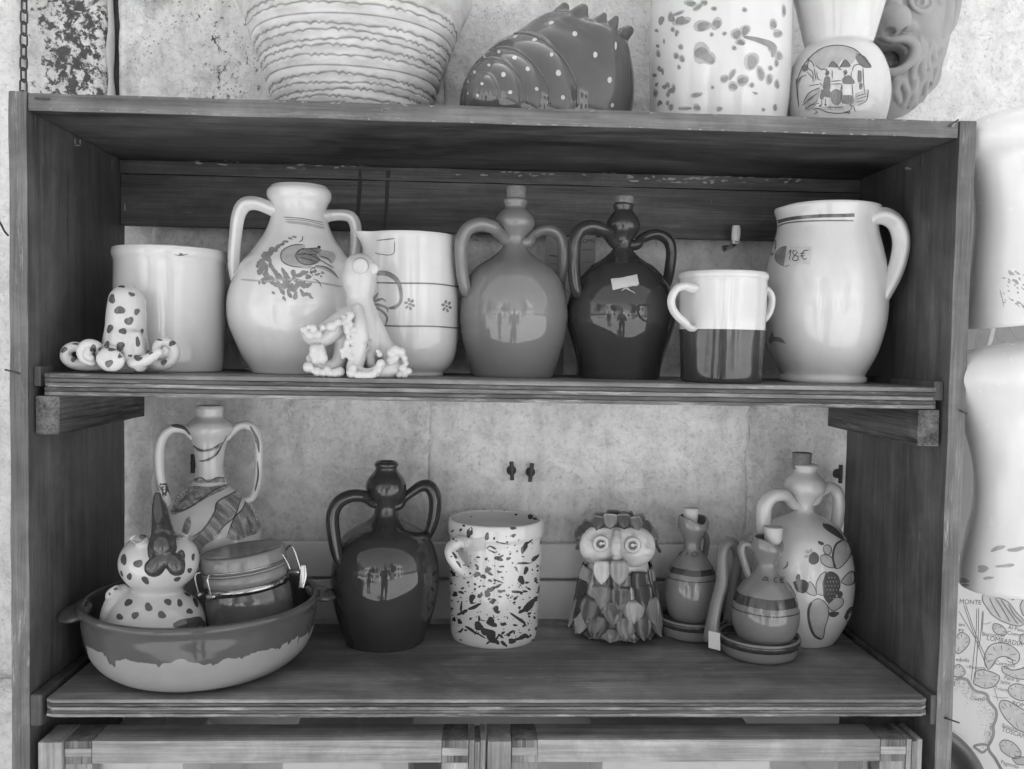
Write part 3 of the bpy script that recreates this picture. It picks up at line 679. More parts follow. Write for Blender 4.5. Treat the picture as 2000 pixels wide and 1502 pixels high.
p = Paint(b); p.fill([(592, 477), (575, 480), (556, 487), (549, 501), (553, 514), (566, 520), (585, 523), (600, 525), (612, 522), (600, 517), (584, 510), (576, 500), (583, 489), (597, 481)]); p.fill([(624, 488), (640, 490), (653, 495), (655, 506), (648, 515), (640, 508), (630, 505), (618, 499)]); p.fill([(613, 522), (630, 519), (645, 524), (655, 533), (660, 543), (648, 535), (632, 527)]); p.done('painted_bird_tail', MAT['pale'], jar, True)
p = Paint(b, eps=.0005); p.fill([(576, 500), (585, 490), (600, 486), (622, 484), (628, 490), (618, 498), (626, 508), (614, 517), (596, 518), (583, 511)]); p.done('painted_bird_body', MAT['wash'], jar)
p = Paint(b, eps=.0007)
for q in ([(576, 500), (585, 489), (604, 486), (624, 485)], [(576, 500), (584, 512), (600, 518), (618, 514)], [(580, 498), (600, 497), (618, 499)], [(590, 494), (608, 500), (624, 508), (652, 524)], [(586, 503), (604, 508), (622, 513)], [(592, 478), (570, 480), (551, 491), (550, 508), (565, 519), (590, 523)], [(596, 484), (584, 490), (577, 499)], [(612, 540), (606, 528), (620, 520)], [(618, 530), (612, 522)], [(612, 545), (622, 550), (628, 562)], [(616, 519), (634, 522), (650, 532), (661, 545)], [(590, 461), (591, 468), (584, 474)], [(604, 486), (626, 497)], [(624, 500), (640, 506), (648, 514)]): p.stroke(q, 1.7)
p.blob(623, 483, 3); p.done('painted_bird_line', MAT['ink'], jar)

c1 = at(801, 600, YJ); ztj = at(801, 462, YJ).z
jug, b = vessel('banded_jug', 'white cylindrical jug painted with two lines, a bow and small flowers', 'jug', 800, YJ, [(463, 90), (468, 91), (520, 93), (580, 94), (640, 94), (677, 92), (698, 87), (713, 80), (722, 72), (726, 67), (733, 66)], ZM, MAT['white'], depth=.12, warp=spoutw(c1.x, YJ, math.pi+.35, ztj, .028, .26, .016, .0015), seed=3)
ringband(jug, b, 805, 553, 3, MAT['line'], 'painted_line'); ringband(jug, b, 805, 637, 3, MAT['line'], 'painted_line')
p = Paint(b); p.stroke([(733, 536), (745, 533), (760, 536), (776, 548), (783, 570), (782, 590), (772, 600), (758, 602)], [9, 10, 10, 9, 7, 6, 7, 5])
for q in ([(722, 590), (732, 582), (739, 571)], [(724, 592), (738, 586), (748, 584), (754, 590)], [(724, 594), (742, 596), (756, 602), (758, 610)], [(726, 598), (744, 606), (756, 620), (753, 636)], [(724, 596), (734, 615), (740, 632)], [(722, 590), (728, 600)]): p.stroke(q, [5, 5.5, 4, 3][:len(q)] if len(q) > 2 else 5)
for cx, cy in ((800, 594), (872, 598)):
    for k in range(6):
        a = k*1.05+.3; p.blob(cx+7*math.cos(a), cy+8.5*math.sin(a), 4, 3, math.degrees(a), .1, 8)
    p.blob(cx, cy, 3, 2.5, 0, .1, 8)
p.done('painted_bow', MAT['wash'], jug)
p = Paint(b, eps=.0006); p.stroke([(736, 470), (752, 468), (772, 466)], 2); p.stroke([(732, 493), (738, 496), (768, 496), (771, 470)], 1.6); p.done('spout_seam', MAT['line'], jug)

def corkjug(name, label, axis, Y, rr, zb, mat, ck, ckm='cork', seed=0, depth=None):
    t, b = vessel(name, label, 'jug', axis, Y, rr, zb, mat, seed=seed, depth=depth, wall_=.005, wob=.0005)
    if ck: corkp(t, *ck, Y, ckm)
    return t, b
GJ = [(388, 20), (391, 23), (397, 23), (402, 20.5), (407, 21), (415, 30), (425, 37), (434, 39.5), (444, 37), (455, 28), (463, 21.5), (470, 20), (478, 21), (486, 25), (495, 33), (504, 45), (513, 59), (522, 72), (534, 84), (548, 93), (575, 102), (600, 106), (622, 107), (662, 102), (691, 94), (721, 85), (732, 81), (737, 78)]
gj, b = corkjug('corked_jug', 'mid grey glazed two-handled jug with a tall brown cork', 1005, YJ, GJ, ZM, MAT['mid'], (989, 1027.5, 365, 391), seed=4)
handle(gj, [(988, 468, YJ-.004), (976, 457, YJ-.014), (962, 444, YJ-.030), (938, 438, YJ-.036), (914, 447, YJ-.040), (902, 470, YJ-.042), (901, 505, YJ-.042), (904, 540, YJ-.040), (909, 563, YJ-.036), (912, 574, YJ-.026)], [11, 12, 12.5, 13, 12.5, 12.5, 12, 11.5, 11, 8], MAT['mid'], 1.2, .04)
handle(gj, [(1032, 473, YJ), (1040, 460, YJ+.008), (1060, 450, YJ+.014), (1080, 451, YJ+.018), (1095, 464, YJ+.02), (1100, 485, YJ+.02), (1099, 520, YJ+.018), (1093, 548, YJ+.01), (1084, 560, YJ)], [10, 10, 10, 11, 11, 11, 11, 10, 8], MAT['mid'], 1.2, .04)
DJ = [(397, 17), (400, 19.5), (406, 19), (411, 17.5), (418, 22), (428, 29), (440, 32.5), (452, 30), (463, 22), (471, 18), (480, 17.5), (490, 20), (504, 34), (513, 47), (522, 62), (539, 78), (563, 93), (585, 101), (604, 105), (633, 105), (662, 98), (691, 89), (721, 82), (735, 80), (743, 78)]
dj, b = corkjug('corked_jug', 'near black glazed two-handled jug with a cork and a blank paper label', 1215, YJ+.01, DJ, ZM, MAT['dark'], (1202, 1238, 384, 399), seed=5)
yj = YJ+.01
handle(dj, [(1203, 475, yj-.004), (1191, 461, yj-.014), (1178, 449, yj-.030), (1155, 443, yj-.036), (1134, 450, yj-.040), (1123, 470, yj-.042), (1121, 505, yj-.042), (1122, 545, yj-.040), (1127, 570, yj-.036), (1131, 580, yj-.026)], [11, 12, 12, 12.5, 12.5, 12.5, 12, 11.5, 11, 8], MAT['dark'], 1.2, .04)
handle(dj, [(1243, 478, yj), (1252, 468, yj+.008), (1270, 459, yj+.014), (1288, 459, yj+.018), (1305, 470, yj+.02), (1311, 490, yj+.02), (1308, 525, yj+.018), (1302, 552, yj+.01), (1292, 566, yj)], [9, 9.5, 10, 10.5, 11, 10.5, 10.5, 10, 8], MAT['dark'], 1.2, .04)
p = Paint(b, eps=.0007); p.fill([(1193, 545), (1244, 536), (1248, 556), (1197, 567)], False); p.done('paper_label', MAT['paper'], dj)
p = Paint(b, eps=.0005); p.stroke([(1214, 568), (1222, 563), (1230, 566)], 3); p.stroke([(1222, 562), (1234, 558), (1246, 558)], 3); p.stroke([(1224, 565), (1236, 570), (1241, 574)], 1.5); p.done('glue_residue', MAT['pale'], dj)
# the printed cards standing behind the jugs
for k, (q, lab) in enumerate((([(1066, 458), (1106, 459), (1104, 545), (1063, 545)], 'grey printed card behind the handle of the mid grey jug'), ([(1132, 459), (1164, 459), (1160, 545), (1128, 545)], 'grey card printed HOME behind the handle of the near black jug'))):
    Yc = .262; t = thing('printed_card', at((q[0][0]+q[1][0])/2, 735, Yc), lab, 'card', 'cards standing behind the corked jugs'); t.location.z = ZM
    a, b_ = at(*q[0], Yc), at(*q[1], Yc); o = box('card', (a.x, Yc, ZM), (b_.x, Yc+.002, a.z), MAT['card'], t, .0004)
    pp = Paint(o, eps=.0003)
    if k: pp.text('HOME', 1146, 471, 12); pp.stroke([(1134, 488), (1158, 488)], 1.2); pp.stroke([(1138, 512), (1154, 512)], 1)
    else: pp.stroke([(1072, 499), (1094, 501)], 2.2); pp.stroke([(1074, 515), (1094, 516)], 1)
    pp.done('print', MAT['pen'], t)

# half-dipped mug with two handles
YM = .085
mug, b = vessel('two_handled_mug', 'two-handled mug, white above and dark grey below, on the middle shelf', 'mug', 1411, YM, [(536, 85), (538, 86.5), (543, 87), (546, 86), (548, 84), (553, 84.3), (600, 83.5), (640, 82.5), (700, 80), (740, 78.5), (749, 77), (751, 75)], ZM, MAT['white'], depth=.12, wall_=.0045, seed=6)
def recolour(o, fn, m2):
    me = o.data; me.materials.append(m2); off = parent_loc(o); k = len(me.materials)-1
    for f in me.polygons:
        if fn(f.center+off): f.material_index = k
zd = at(1411, 645, YM).z; cm = parent_loc(mug)
recolour(b, lambda c: c.z < zd and math.hypot(c.x-cm.x, c.y-cm.y) > .04 or c.z < ZM+.003, MAT['band'])
handle(mug, [(1347, 562, YM-.04), (1336, 559, YM-.046), (1322, 564, YM-.05), (1312, 581, YM-.05), (1312, 598, YM-.05), (1321, 615, YM-.048), (1336, 629, YM-.046), (1347, 640, YM-.038)], [8, 7.5, 7.5, 7.5, 7.5, 7.5, 7.5, 6], MAT['white'], 1.2, .05)
handle(mug, [(1486, 566, YM-.005), (1497, 566, YM), (1506, 577, YM), (1507, 592, YM), (1503, 608, YM), (1495, 621, YM), (1484, 628, YM-.005)], [7, 7, 7, 7, 7, 7, 6], MAT['white'], 1.5, .05)

# pitcher
YP = .16
c2 = at(1612, 560, YP); ztp = at(1612, 405, YP).z
pit, b = vessel('pitcher', 'large white pitcher with painted bands and a handwritten 18 euro label', 'pitcher', 1609, YP, [(408, 101), (412, 102), (418, 100), (428, 97), (440, 95.5), (455, 97), (482, 104), (515, 112), (550, 117), (594, 119), (630, 117), (660, 111), (685, 104), (705, 96), (722, 87), (733, 81), (737, 80), (741, 83), (747, 83), (751, 80)], ZM, MAT['white'], depth=.16, warp=spoutw(c2.x, YP, math.pi+.2, ztp, .03, .35, .004, -.003), seed=7)
handle(pit, [(1690, 455, YP-.03), (1692, 438, YP-.04), (1707, 424, YP-.046), (1728, 422, YP-.05), (1749, 436, YP-.05), (1760, 465, YP-.05), (1757, 500, YP-.05), (1746, 535, YP-.05), (1728, 570, YP-.05), (1712, 598, YP-.046), (1705, 622, YP-.034)], [12, 14, 15, 16, 16, 16, 15.5, 15, 14.5, 13, 9], MAT['white'], 1.25, .09)
p = Paint(b); p.stroke([(1512, 437), (1530, 430), (1560, 425), (1600, 422), (1640, 421), (1669, 420)], 7, taper=False); p.done('painted_band', MAT['ink'], pit)
p = Paint(b); p.stroke([(1514, 445), (1532, 437), (1560, 433), (1610, 431), (1667, 431)], 3, taper=False); p.done('painted_line', MAT['line'], pit)
p = Paint(b); p.fill([(1535, 480), (1525, 483), (1515, 493), (1513, 505), (1520, 515), (1535, 521), (1545, 515), (1545, 490)]); p.fill([(1509, 470), (1516, 468), (1516, 485), (1508, 500), (1504, 495)]); p.stroke([(1503, 672), (1512, 662), (1524, 664), (1535, 671)], [3, 8, 9, 2]); p.stroke([(1502, 668), (1508, 655), (1509, 648)], [6, 7, 3]); p.done('painted_fruit', MAT['wash'], pit, True)
p = Paint(b, eps=.0013); p.fill([(1538, 481), (1586, 482), (1581, 517), (1532, 520)], False); p.done('price_label', MAT['paper'], pit)
p = Paint(b, eps=.0017)
for q in ([(1541, 497), (1546, 489), (1543, 509)], [(1558, 491), (1550, 491), (1552, 499), (1560, 502), (1557, 510), (1549, 507), (1554, 499), (1560, 492)], [(1561, 507), (1562, 509)], [(1581, 489), (1571, 491), (1567, 499), (1571, 507), (1577, 505)], [(1563, 496), (1574, 495)], [(1562, 501), (1573, 500)]): p.stroke(q, 1.7, 2)
p.done('price_handwriting', MAT['pen'], pit)

# ---- bottom shelf -------------------------------------------------
# dark jug without a cork
Yd = onz(757, 1272, 0).y+.052
D2 = [(903, 21), (905, 23.3), (909, 23.3), (914, 21), (920, 23), (932, 33), (944, 38.5), (955, 39.5), (966, 37), (978, 28), (988, 22.5), (998, 22.5), (1008, 26), (1020, 40), (1032, 62), (1044, 79), (1064, 92), (1090, 101), (1115, 104.5), (1135, 105), (1160, 102), (1190, 96), (1220, 86), (1240, 79), (1251, 76)]
d2, b = corkjug('open_jug', 'brown black glazed two-handled jug without a cork on the bottom shelf', 754, Yd, D2, ZB, MAT['black'], None, seed=8, depth=.03)
handle(d2, [(730, 982, Yd-.004), (717, 973, Yd-.014), (702, 968, Yd-.030), (681, 970, Yd-.036), (661, 982, Yd-.040), (650, 1006, Yd-.042), (652, 1045, Yd-.042), (660, 1085, Yd-.040), (668, 1106, Yd-.034), (673, 1114, Yd-.024)], [9, 11, 11.5, 12, 12, 12, 12, 11, 9, 6], MAT['black'], 1.3, .05)
handle(d2, [(779, 986, Yd), (788, 974, Yd+.008), (806, 960, Yd+.014), (822, 950, Yd+.018), (838, 950, Yd+.02), (848, 966, Yd+.02), (850, 990, Yd+.02), (845, 1020, Yd+.018), (836, 1044, Yd+.012), (828, 1056, Yd)], [9, 9, 9.5, 11, 12.5, 12.5, 12, 11, 9, 7], MAT['black'], 1.3, .05)

# splattered mug
Ym = onz(968, 1267, 0).y+.062
sm, b = vessel('splattered_mug', 'white mug splattered with black glaze and a blank label on its handle', 'mug', 968, Ym, [(1014, 93), (1018, 94), (1030, 94), (1038, 93.5), (1043, 91), (1047, 90), (1052, 91), (1090, 90.5), (1150, 89), (1200, 87), (1225, 85.5), (1236, 82)], ZB, MAT['white'], depth=.15, wall_=.006, seed=9)
h = handle(sm, [(906, 1058, Ym-.050), (892, 1060, Ym-.066), (881, 1073, Ym-.074), (884, 1088, Ym-.080), (896, 1105, Ym-.080), (910, 1117, Ym-.066)], [11, 12, 12.5, 13, 12, 9], MAT['white'], 1.3)
p = Paint(b, h); random.seed(11)
for x, y, a, b2, g in [(917, 1040, 5, 11, 5), (900, 1035, 3, 3, 0), (951, 1048, 5, 7, 20), (1003, 1046, 4, 4, 0), (1002, 1032, 6, 3, 10), (1037, 1008, 7, 5, -10), (1045, 1013, 4, 3, 0), (1026, 1066, 8, 5, -45), (1022, 1073, 6, 6, 0), (1034, 1058, 9, 1.6, -40), (962, 1069, 7, 2.5, 20), (961, 1077, 7, 2, 25), (974, 1091, 8, 5, 5), (993, 1091, 6, 2.5, -20), (1027, 1114, 5, 7, 10), (1018, 1133, 7, 8, 20), (1022, 1100, 14, 2.3, -5), (1045, 1090, 10, 3.5, -50), (953, 1113, 7, 5, 0), (932, 1122, 6, 6, 30), (944, 1126, 5, 5, 0), (958, 1121, 5, 3, 10), (976, 1117, 5, 2, 10), (957, 1134, 4, 3, 0), (974, 1135, 10, 1.6, 20), (885, 1120, 7, 3.5, 50), (896, 1102, 8, 2.5, 50), (972, 1145, 8, 3, -20), (959, 1151, 8, 5, -10), (952, 1160, 7, 6, 0), (978, 1155, 6, 3, 10), (922, 1168, 7, 7, 0), (938, 1163, 5, 5, 0), (963, 1174, 6, 5, 0), (927, 1185, 13, 4, -20), (904, 1196, 10, 4, -25), (901, 1185, 2.5, 10, 10), (969, 1190, 7, 6, 40), (1010, 1156, 15, 2.2, 3), (1034, 1182, 19, 6, -45), (1025, 1190, 12, 5, -30), (1043, 1172, 9, 4, -50), (1012, 1208, 16, 3.6, 35), (1022, 1216, 9, 2, 40), (958, 1213, 9, 7, 30), (963, 1219, 7, 6, 50), (936, 1208, 3, 5, 0), (983, 1219, 5, 4, 0), (898, 1214, 5, 5, 0), (887, 1210, 5, 3, 30), (920, 1230, 14, 3, 30), (934, 1238, 16, 1.8, 30), (935, 1223, 10, 8, 0), (950, 1234, 11, 8, 30), (960, 1243, 12, 10, 40), (968, 1251, 9, 5, 60), (978, 1242, 6, 3, 30), (984, 1257, 9, 3, 50), (1000, 1252, 9, 4.5, 0), (1014, 1247, 12, 4, -15), (1026, 1242, 7, 5, 0), (996, 1236, 8, 3, -30), (955, 1254, 8, 1.8, -40), (889, 1161, 6, 4, 30), (901, 1157, 5, 3, 10), (1048, 1228, 3, 5, 0), (1057, 1060, 2, 6, 0), (1052, 1150, 2, 7, 15), (1056, 1110, 2, 4, 0), (906, 1027, 2.5, 2.5, 0), (884, 1037, 4, 1.5, -20), (982, 1061, 12, 1.2, 10), (888, 1085, 7, 3.2, 55), (918, 1120, 3, 2, 0), (930, 1104, 2.5, 2.5, 0)]:
    p.blob(x, y, a, b2, g, .22, 12)
C0 = parent_loc(sm); p.around(C0, .012, .155, 55, .0015, .006, .25, math.pi-.25, 2.4); p.done('splatter_mark', MAT['band'], sm, True); p = Paint(b, h); p.around(C0, .006, .17, 110, .0005, .0018, -.2, math.pi+.2)
for _ in range(260): 
    x, y = random.uniform(878, 1062), 1040+210*random.random()**.75
    if 905 < x < 950 and 1047 < y < 1080: continue
    r = random.choice((.8, 1, 1.2, 1.6, 2.4)); p.blob(x, y, r*random.uniform(1, 2.2), r, random.uniform(-60, 40), .2, 8)
p.done('black_splatter', MAT['band'], sm)
p = Paint(b, h, eps=.0009); p.fill([(903, 1050), (947, 1049), (948, 1076), (904, 1078)], False); p.done('paper_label', MAT['paper'], sm)
p = Paint(b); 
for x, y, r in ((1008, 1005, 3), (1035, 1009, 2), (920, 1009, 1.6), (985, 996, 2), (945, 995, 2), (960, 998, 1.2)): p.blob(x, y, r, r*.7)
p.done('inside_splatter', MAT['band'], sm)

# cactus jug
Yc = .247
CJ = [(906, 21), (908, 24), (913, 24), (919, 21.5), (924, 25), (935, 36), (947, 40.5), (958, 38), (970, 26), (980, 19), (990, 18), (998, 22), (1010, 47), (1020, 62), (1039, 79), (1060, 89), (1090, 97), (1116, 100), (1140, 100.5), (1180, 95), (1205, 85), (1222, 76), (1238, 66)]
cj, b = corkjug('cactus_jug', 'white corked two-handled jug painted with prickly pear cactus pads', 1571, Yc, CJ, ZB, MAT['cream'], (1547.5, 1585.5, 884, 908), seed=10)
handle(cj, [(1551, 986, Yc-.004), (1540, 973, Yc-.016), (1527, 966, Yc-.032), (1508, 970, Yc-.036), (1494, 986, Yc-.038), (1491, 1010, Yc-.038), (1492, 1035, Yc-.036), (1496, 1052, Yc-.026)], [9, 11, 12, 13, 14, 14, 13, 10], MAT['cream'], 1.2)
handle(cj, [(1591, 978, Yc), (1600, 964, Yc+.008), (1618, 952, Yc+.014), (1632, 958, Yc+.018), (1638, 975, Yc+.018), (1637, 1005, Yc+.016), (1632, 1030, Yc+.01), (1624, 1042, Yc)], [9, 10, 11, 12, 12, 12, 11, 8], MAT['cream'], 1.2)
PADS = [([(1628, 1109), (1626, 1085), (1632, 1065), (1645, 1055), (1658, 1062), (1662, 1080), (1652, 1097), (1638, 1110)], 'pale'), ([(1602, 1086), (1614, 1083), (1626, 1092), (1630, 1108), (1618, 1108), (1604, 1099)], 'pale'), ([(1608, 1068), (1614, 1064), (1622, 1068), (1623, 1078), (1616, 1085), (1609, 1078)], 'pale'), ([(1595, 1160), (1594, 1140), (1603, 1122), (1613, 1117), (1607, 1140), (1608, 1162)], 'pale'), ([(1582, 1135), (1590, 1145), (1594, 1162), (1580, 1160), (1570, 1148)], 'pale'), ([(1585, 1175), (1598, 1169), (1614, 1180), (1618, 1200), (1611, 1225), (1606, 1247), (1592, 1240), (1583, 1218), (1580, 1192)], 'pale'), ([(1616, 1183), (1625, 1170), (1640, 1166), (1647, 1173), (1642, 1185), (1625, 1193)], 'pale'), ([(1641, 1137), (1650, 1125), (1662, 1116), (1668, 1120), (1667, 1138), (1655, 1143)], 'pale')]
p = Paint(b)
for q, m in PADS: p.fill(q)
p.done('painted_pale_pad', MAT['pale'], cj, True)
p = Paint(b, eps=.0005); p.fill([(1608, 1165), (1607, 1140), (1613, 1120), (1624, 1116), (1637, 1125), (1641, 1145), (1632, 1165), (1618, 1178)]); p.fill([(1549, 1137), (1560, 1132), (1572, 1133), (1580, 1142), (1572, 1158), (1557, 1155)]); p.blob(1559, 1128, 5, 6, 20); p.blob(1603, 1061, 6, 3.5, 30); p.blob(1640, 1161, 6, 6.5, 0)
p.fill([(1619, 1196), (1630, 1194), (1639, 1197), (1630, 1205), (1620, 1203)]); p.fill([(1580, 1085), (1590, 1078), (1599, 1086), (1598, 1098), (1588, 1103), (1580, 1098)]); p.fill([(1606, 1022), (1622, 1026), (1640, 1040), (1650, 1056), (1640, 1052), (1620, 1040), (1608, 1030)]); p.fill([(1648, 1205), (1655, 1190), (1664, 1185), (1664, 1200), (1655, 1215)])
p.done('painted_dark_pad', MAT['ink'], cj, True)
p = Paint(b, eps=.0007)
for q, m in PADS:
    p.stroke(q+q[:1], 1.8)
p.stroke([(1585, 1175), (1579, 1192), (1581, 1218), (1590, 1240), (1604, 1249)], 5); p.stroke([(1632, 1112), (1626, 1088), (1632, 1064), (1645, 1055)], 4); p.stroke([(1530, 1111), (1537, 1106), (1538, 1096)], 2.5); p.done('painted_outline', MAT['ink'], cj)
p = Paint(b, eps=.0009)
for i in range(5):
    for j in range(6):
        x, y = 1612+i*6+(j % 2)*3, 1128+j*8
        if (x-1624)**2/200+(y-1146)**2/650 < 1: p.blob(x, y, 1.1, 1.1, 0, 0, 6)
p.blob(1577, 1078, 5, 3, 30); p.blob(1576, 1087, 5, 3, -10); p.blob(1584, 1076, 4, 2.5, 70); p.done('painted_spine_dot', MAT['pale'], cj)

# ---- the brown casserole and what stands in it ---------------------------
def dip(name, top, bottom, z0, amp, rt=.09):
    """two glazes meeting in a dripping line at height z0 (object frame)"""
    t = NT(name); co = t.coord(); x = t.new('ShaderNodeSeparateXYZ'); t.link(t.tc.outputs['Object'], x.inputs[0])
    d = t.noise(t.coord((1, 1, .05)), 26, 3, .6); d2 = t.noise(t.coord((1, 1, .02)), 42, 2, .5)
    lim = t.math('ADD', t.math('ADD', z0, t.math('MULTIPLY', t.math('SUBTRACT', d, .5), amp)), t.math('MULTIPLY', t.ramp(d2, [(.54, 0), (.66, 1)]), -amp*.5))
    m = t.math('MULTIPLY', t.math('SUBTRACT', x.outputs[2], lim), 1200, True); n = t.noise(co, 45, 4)
    t.base(t.mix(m, t.mix(n, bottom*.9, bottom*1.1), t.mix(n, top*.85, top*1.2))); t.set(Roughness=t.mix(m, .30, rt), IOR=1.5); t.bump(t.noise(co, 40, 3), .08, .004); return t.m
DC = Vector((.198, .126, 0))
dish = thing('casserole_dish', DC, 'large round brown-rimmed casserole with two lugs holding the hen and the clip jar', 'dish')
pr = [(0, .0005), (.100, .0005), (.112, .003), (.127, .012), (.141, .028), (.149, .048), (.153, .070), (.155, .088), (.158, .096), (.1585, .100), (.156, .1035), (.151, .1035), (.148, .100), (.146, .090), (.143, .070), (.139, .045), (.131, .026), (.118, .0145), (.095, .011), (0, .011)]
pr = [(r*1.0, z*.945) for r, z in pr]
dm = dip('dipped brown glaze', .075, .26, .054, .030)
db = lathe('bowl', pr, (DC.x, DC.y), dm, dish, seg=160, n=150, wob=.0008)
recolour(db, lambda c: c.z < .094 and (math.hypot(c.x-DC.x, c.y-DC.y) < np.interp(c.z, [.0, .0104, .0137, .0246, .0425, .066, .085, .0945], [0, .098, .121, .134, .142, .146, .149, .151])) and c.z > .009, MAT['brown'])
for (x, y), a in (((141, 1196), 195), ((617, 1137), 22)):
    e = onz(x, y, .088); dirv = Vector((math.cos(R(a)), math.sin(R(a)), 0)); pc = DC+dirv*.160+Vector((0, 0, .084))
    cl = Clay(pc-Vector((.06, .06, .03)), pc+Vector((.06, .06, .03)), .0015); rot = Matrix.Rotation(R(a), 4, 'Z')@Matrix.Rotation(R(14), 4, 'Y')
    cl.ell(pc, (.020, .040, .0085), rot=rot); cl.ell(pc+dirv*.012+Vector((0, 0, -.003)), (.012, .026, .008), rot=rot)
    cl.mesh('lug', MAT['brown'], dish)

# marbled bottle standing at the back of the dish
YB = .25
mb, b = vessel('marbled_bottle', 'tall two-handled bottle with swirled marbled glaze standing in the casserole', 'bottle', 409, YB, [(794, 25.5), (797, 27), (803, 26.5), (811, 26), (816, 31), (823, 40), (831, 44), (841, 42), (852, 35), (866, 31), (880, 28), (902, 26), (918, 29), (932, 35), (941, 46), (950, 59), (962, 74), (975, 84), (988, 90), (1005, 96), (1025, 98), (1050, 96), (1090, 86), (1130, 75), (1160, 70), (1185, 68)], .012, MAT['cream'], depth=.04, wall_=.005, seed=12)
handle(mb, [(376, 852, YB-.014), (366, 842, YB-.022), (352, 837, YB-.030), (336, 838, YB-.036), (322, 848, YB-.040), (313, 868, YB-.042), (311, 900, YB-.042), (314, 935, YB-.040), (322, 965, YB-.034), (332, 985, YB-.022)], [7, 8, 8.5, 9, 9.5, 9.5, 9.5, 9, 9, 7], MAT['white'], 1.25)
handle(mb, [(441, 856, YB), (452, 845, YB+.008), (466, 833, YB+.012), (482, 830, YB+.014), (496, 838, YB+.016), (504, 858, YB+.016), (506, 890, YB+.016), (505, 925, YB+.014), (500, 955, YB+.01), (490, 975, YB)], [6, 7, 8, 8.5, 9, 8.5, 8, 8, 8, 6], MAT['white'], 1.25)
p = Paint(*[c for c in mb.children if c.name.startswith('handle')], eps=.0004); p.stroke([(335, 832), (350, 833), (362, 838), (372, 850)], [5, 7, 6, 5]); p.stroke([(312, 946), (326, 946)], 4, taper=False); p.fill([(309, 947), (326, 947), (332, 968), (318, 970)], False); p.stroke([(488, 832), (496, 845), (503, 862), (506, 885)], [4, 5, 6, 3]); p.stroke([(499, 860), (505, 868)], 4); p.stroke([(498, 960), (504, 930), (503, 900)], [3, 4, 2]); p.done('painted_streak', MAT['ink'], mb, True)
def B_(L): return [(40+x/2.503, 770+y/2.503) for x, y in L]
sw = NT('swirled slip'); m3 = sw.coord((1, 1, 1), rot=(0, R(42), 0)); m4 = sw.new('ShaderNodeMapping'); m4.inputs['Scale'].default_value = (1, 1, .10); sw.link(m3, m4.inputs[0]); sw.base(sw.ramp(sw.noise(m4.outputs[0], 120, 5, .65, .4), [(.32, .11), (.5, .24), (.64, .44)])); sw.set(Roughness=.07, IOR=1.5)
p = Paint(b, eps=.0003)
for L in ([(735, 575), (760, 505), (830, 452), (930, 452), (1048, 428), (1005, 462), (915, 505), (825, 560), (745, 590)], [(835, 720), (885, 665), (945, 575), (955, 535), (1025, 490), (1072, 462), (1085, 500), (1045, 585), (1000, 640), (960, 700), (900, 740), (870, 790), (845, 770)], [(1005, 700), (1045, 610), (1095, 545), (1110, 485), (1150, 540), (1168, 610), (1165, 670), (1100, 700), (1050, 715)], [(788, 670), (808, 612), (826, 598), (834, 640), (812, 690)], [(840, 405), (890, 418), (960, 410), (1030, 400), (1050, 425), (960, 432), (860, 432)], [(870, 330), (905, 318), (950, 290), (985, 245), (960, 300), (915, 328)], [(830, 235), (870, 262), (920, 270), (980, 240), (1010, 200), (985, 250), (920, 282), (860, 275)]): p.fill(B_(L), grid=5)
p.done('marbled_swirl', sw.m, mb, True)
p = Paint(b, eps=.0006)
for L in ([(735, 572), (790, 570), (850, 540), (905, 500), (960, 462), (1045, 432)], [(840, 700), (900, 655), (950, 575), (960, 530), (1030, 488), (1075, 462)], [(950, 690), (1010, 630), (1045, 598), (1080, 505)], [(1010, 690), (1048, 600), (1085, 560), (1108, 500)], [(828, 235), (880, 272), (930, 268), (985, 235)], [(872, 325), (910, 322), (960, 290), (988, 240)], [(845, 425), (880, 408), (920, 428), (960, 408), (1040, 418)], [(1000, 395), (1010, 415), (1040, 405)]): p.stroke(B_(L), [1.5]+[2.6]*(len(L)-2)+[1.5])
p.done('marbled_line', MAT['ink'], mb)

# spotted hen
def P3(px, py, Y, rpx): q = at(px, py, Y); return (q.x, q.y, q.z, rpx*mpp(Y))
YH = .082
hen = thing('hen_figurine', (at(312, 1200, YH).x, YH, .012), 'white pottery hen with dark spots, tall comb and wattles in the casserole', 'figurine')
hc, bc = at(311, 1097, YH), at(303, 1230, YH)
cl = Clay((hc.x-.09, YH-.085, .0115), (hc.x+.085, YH+.08, hc.z+.07), .0016); s = mpp(YH)
cl.ell(hc, (75*s, 70*s, 60*s)); bz = at(303, 1218, YH).z; cl.ell((bc.x, YH, bz), (95*s, 86*s, 74*s), k=.014); cl.ell((bc.x, YH, .034), (86*s, 80*s, .040), k=.02)
for x, y in ((272, 1052), (349, 1050)): cl.ell(at(x, y, YH-.034), (18*s, 9*s, 9*s), k=.010)
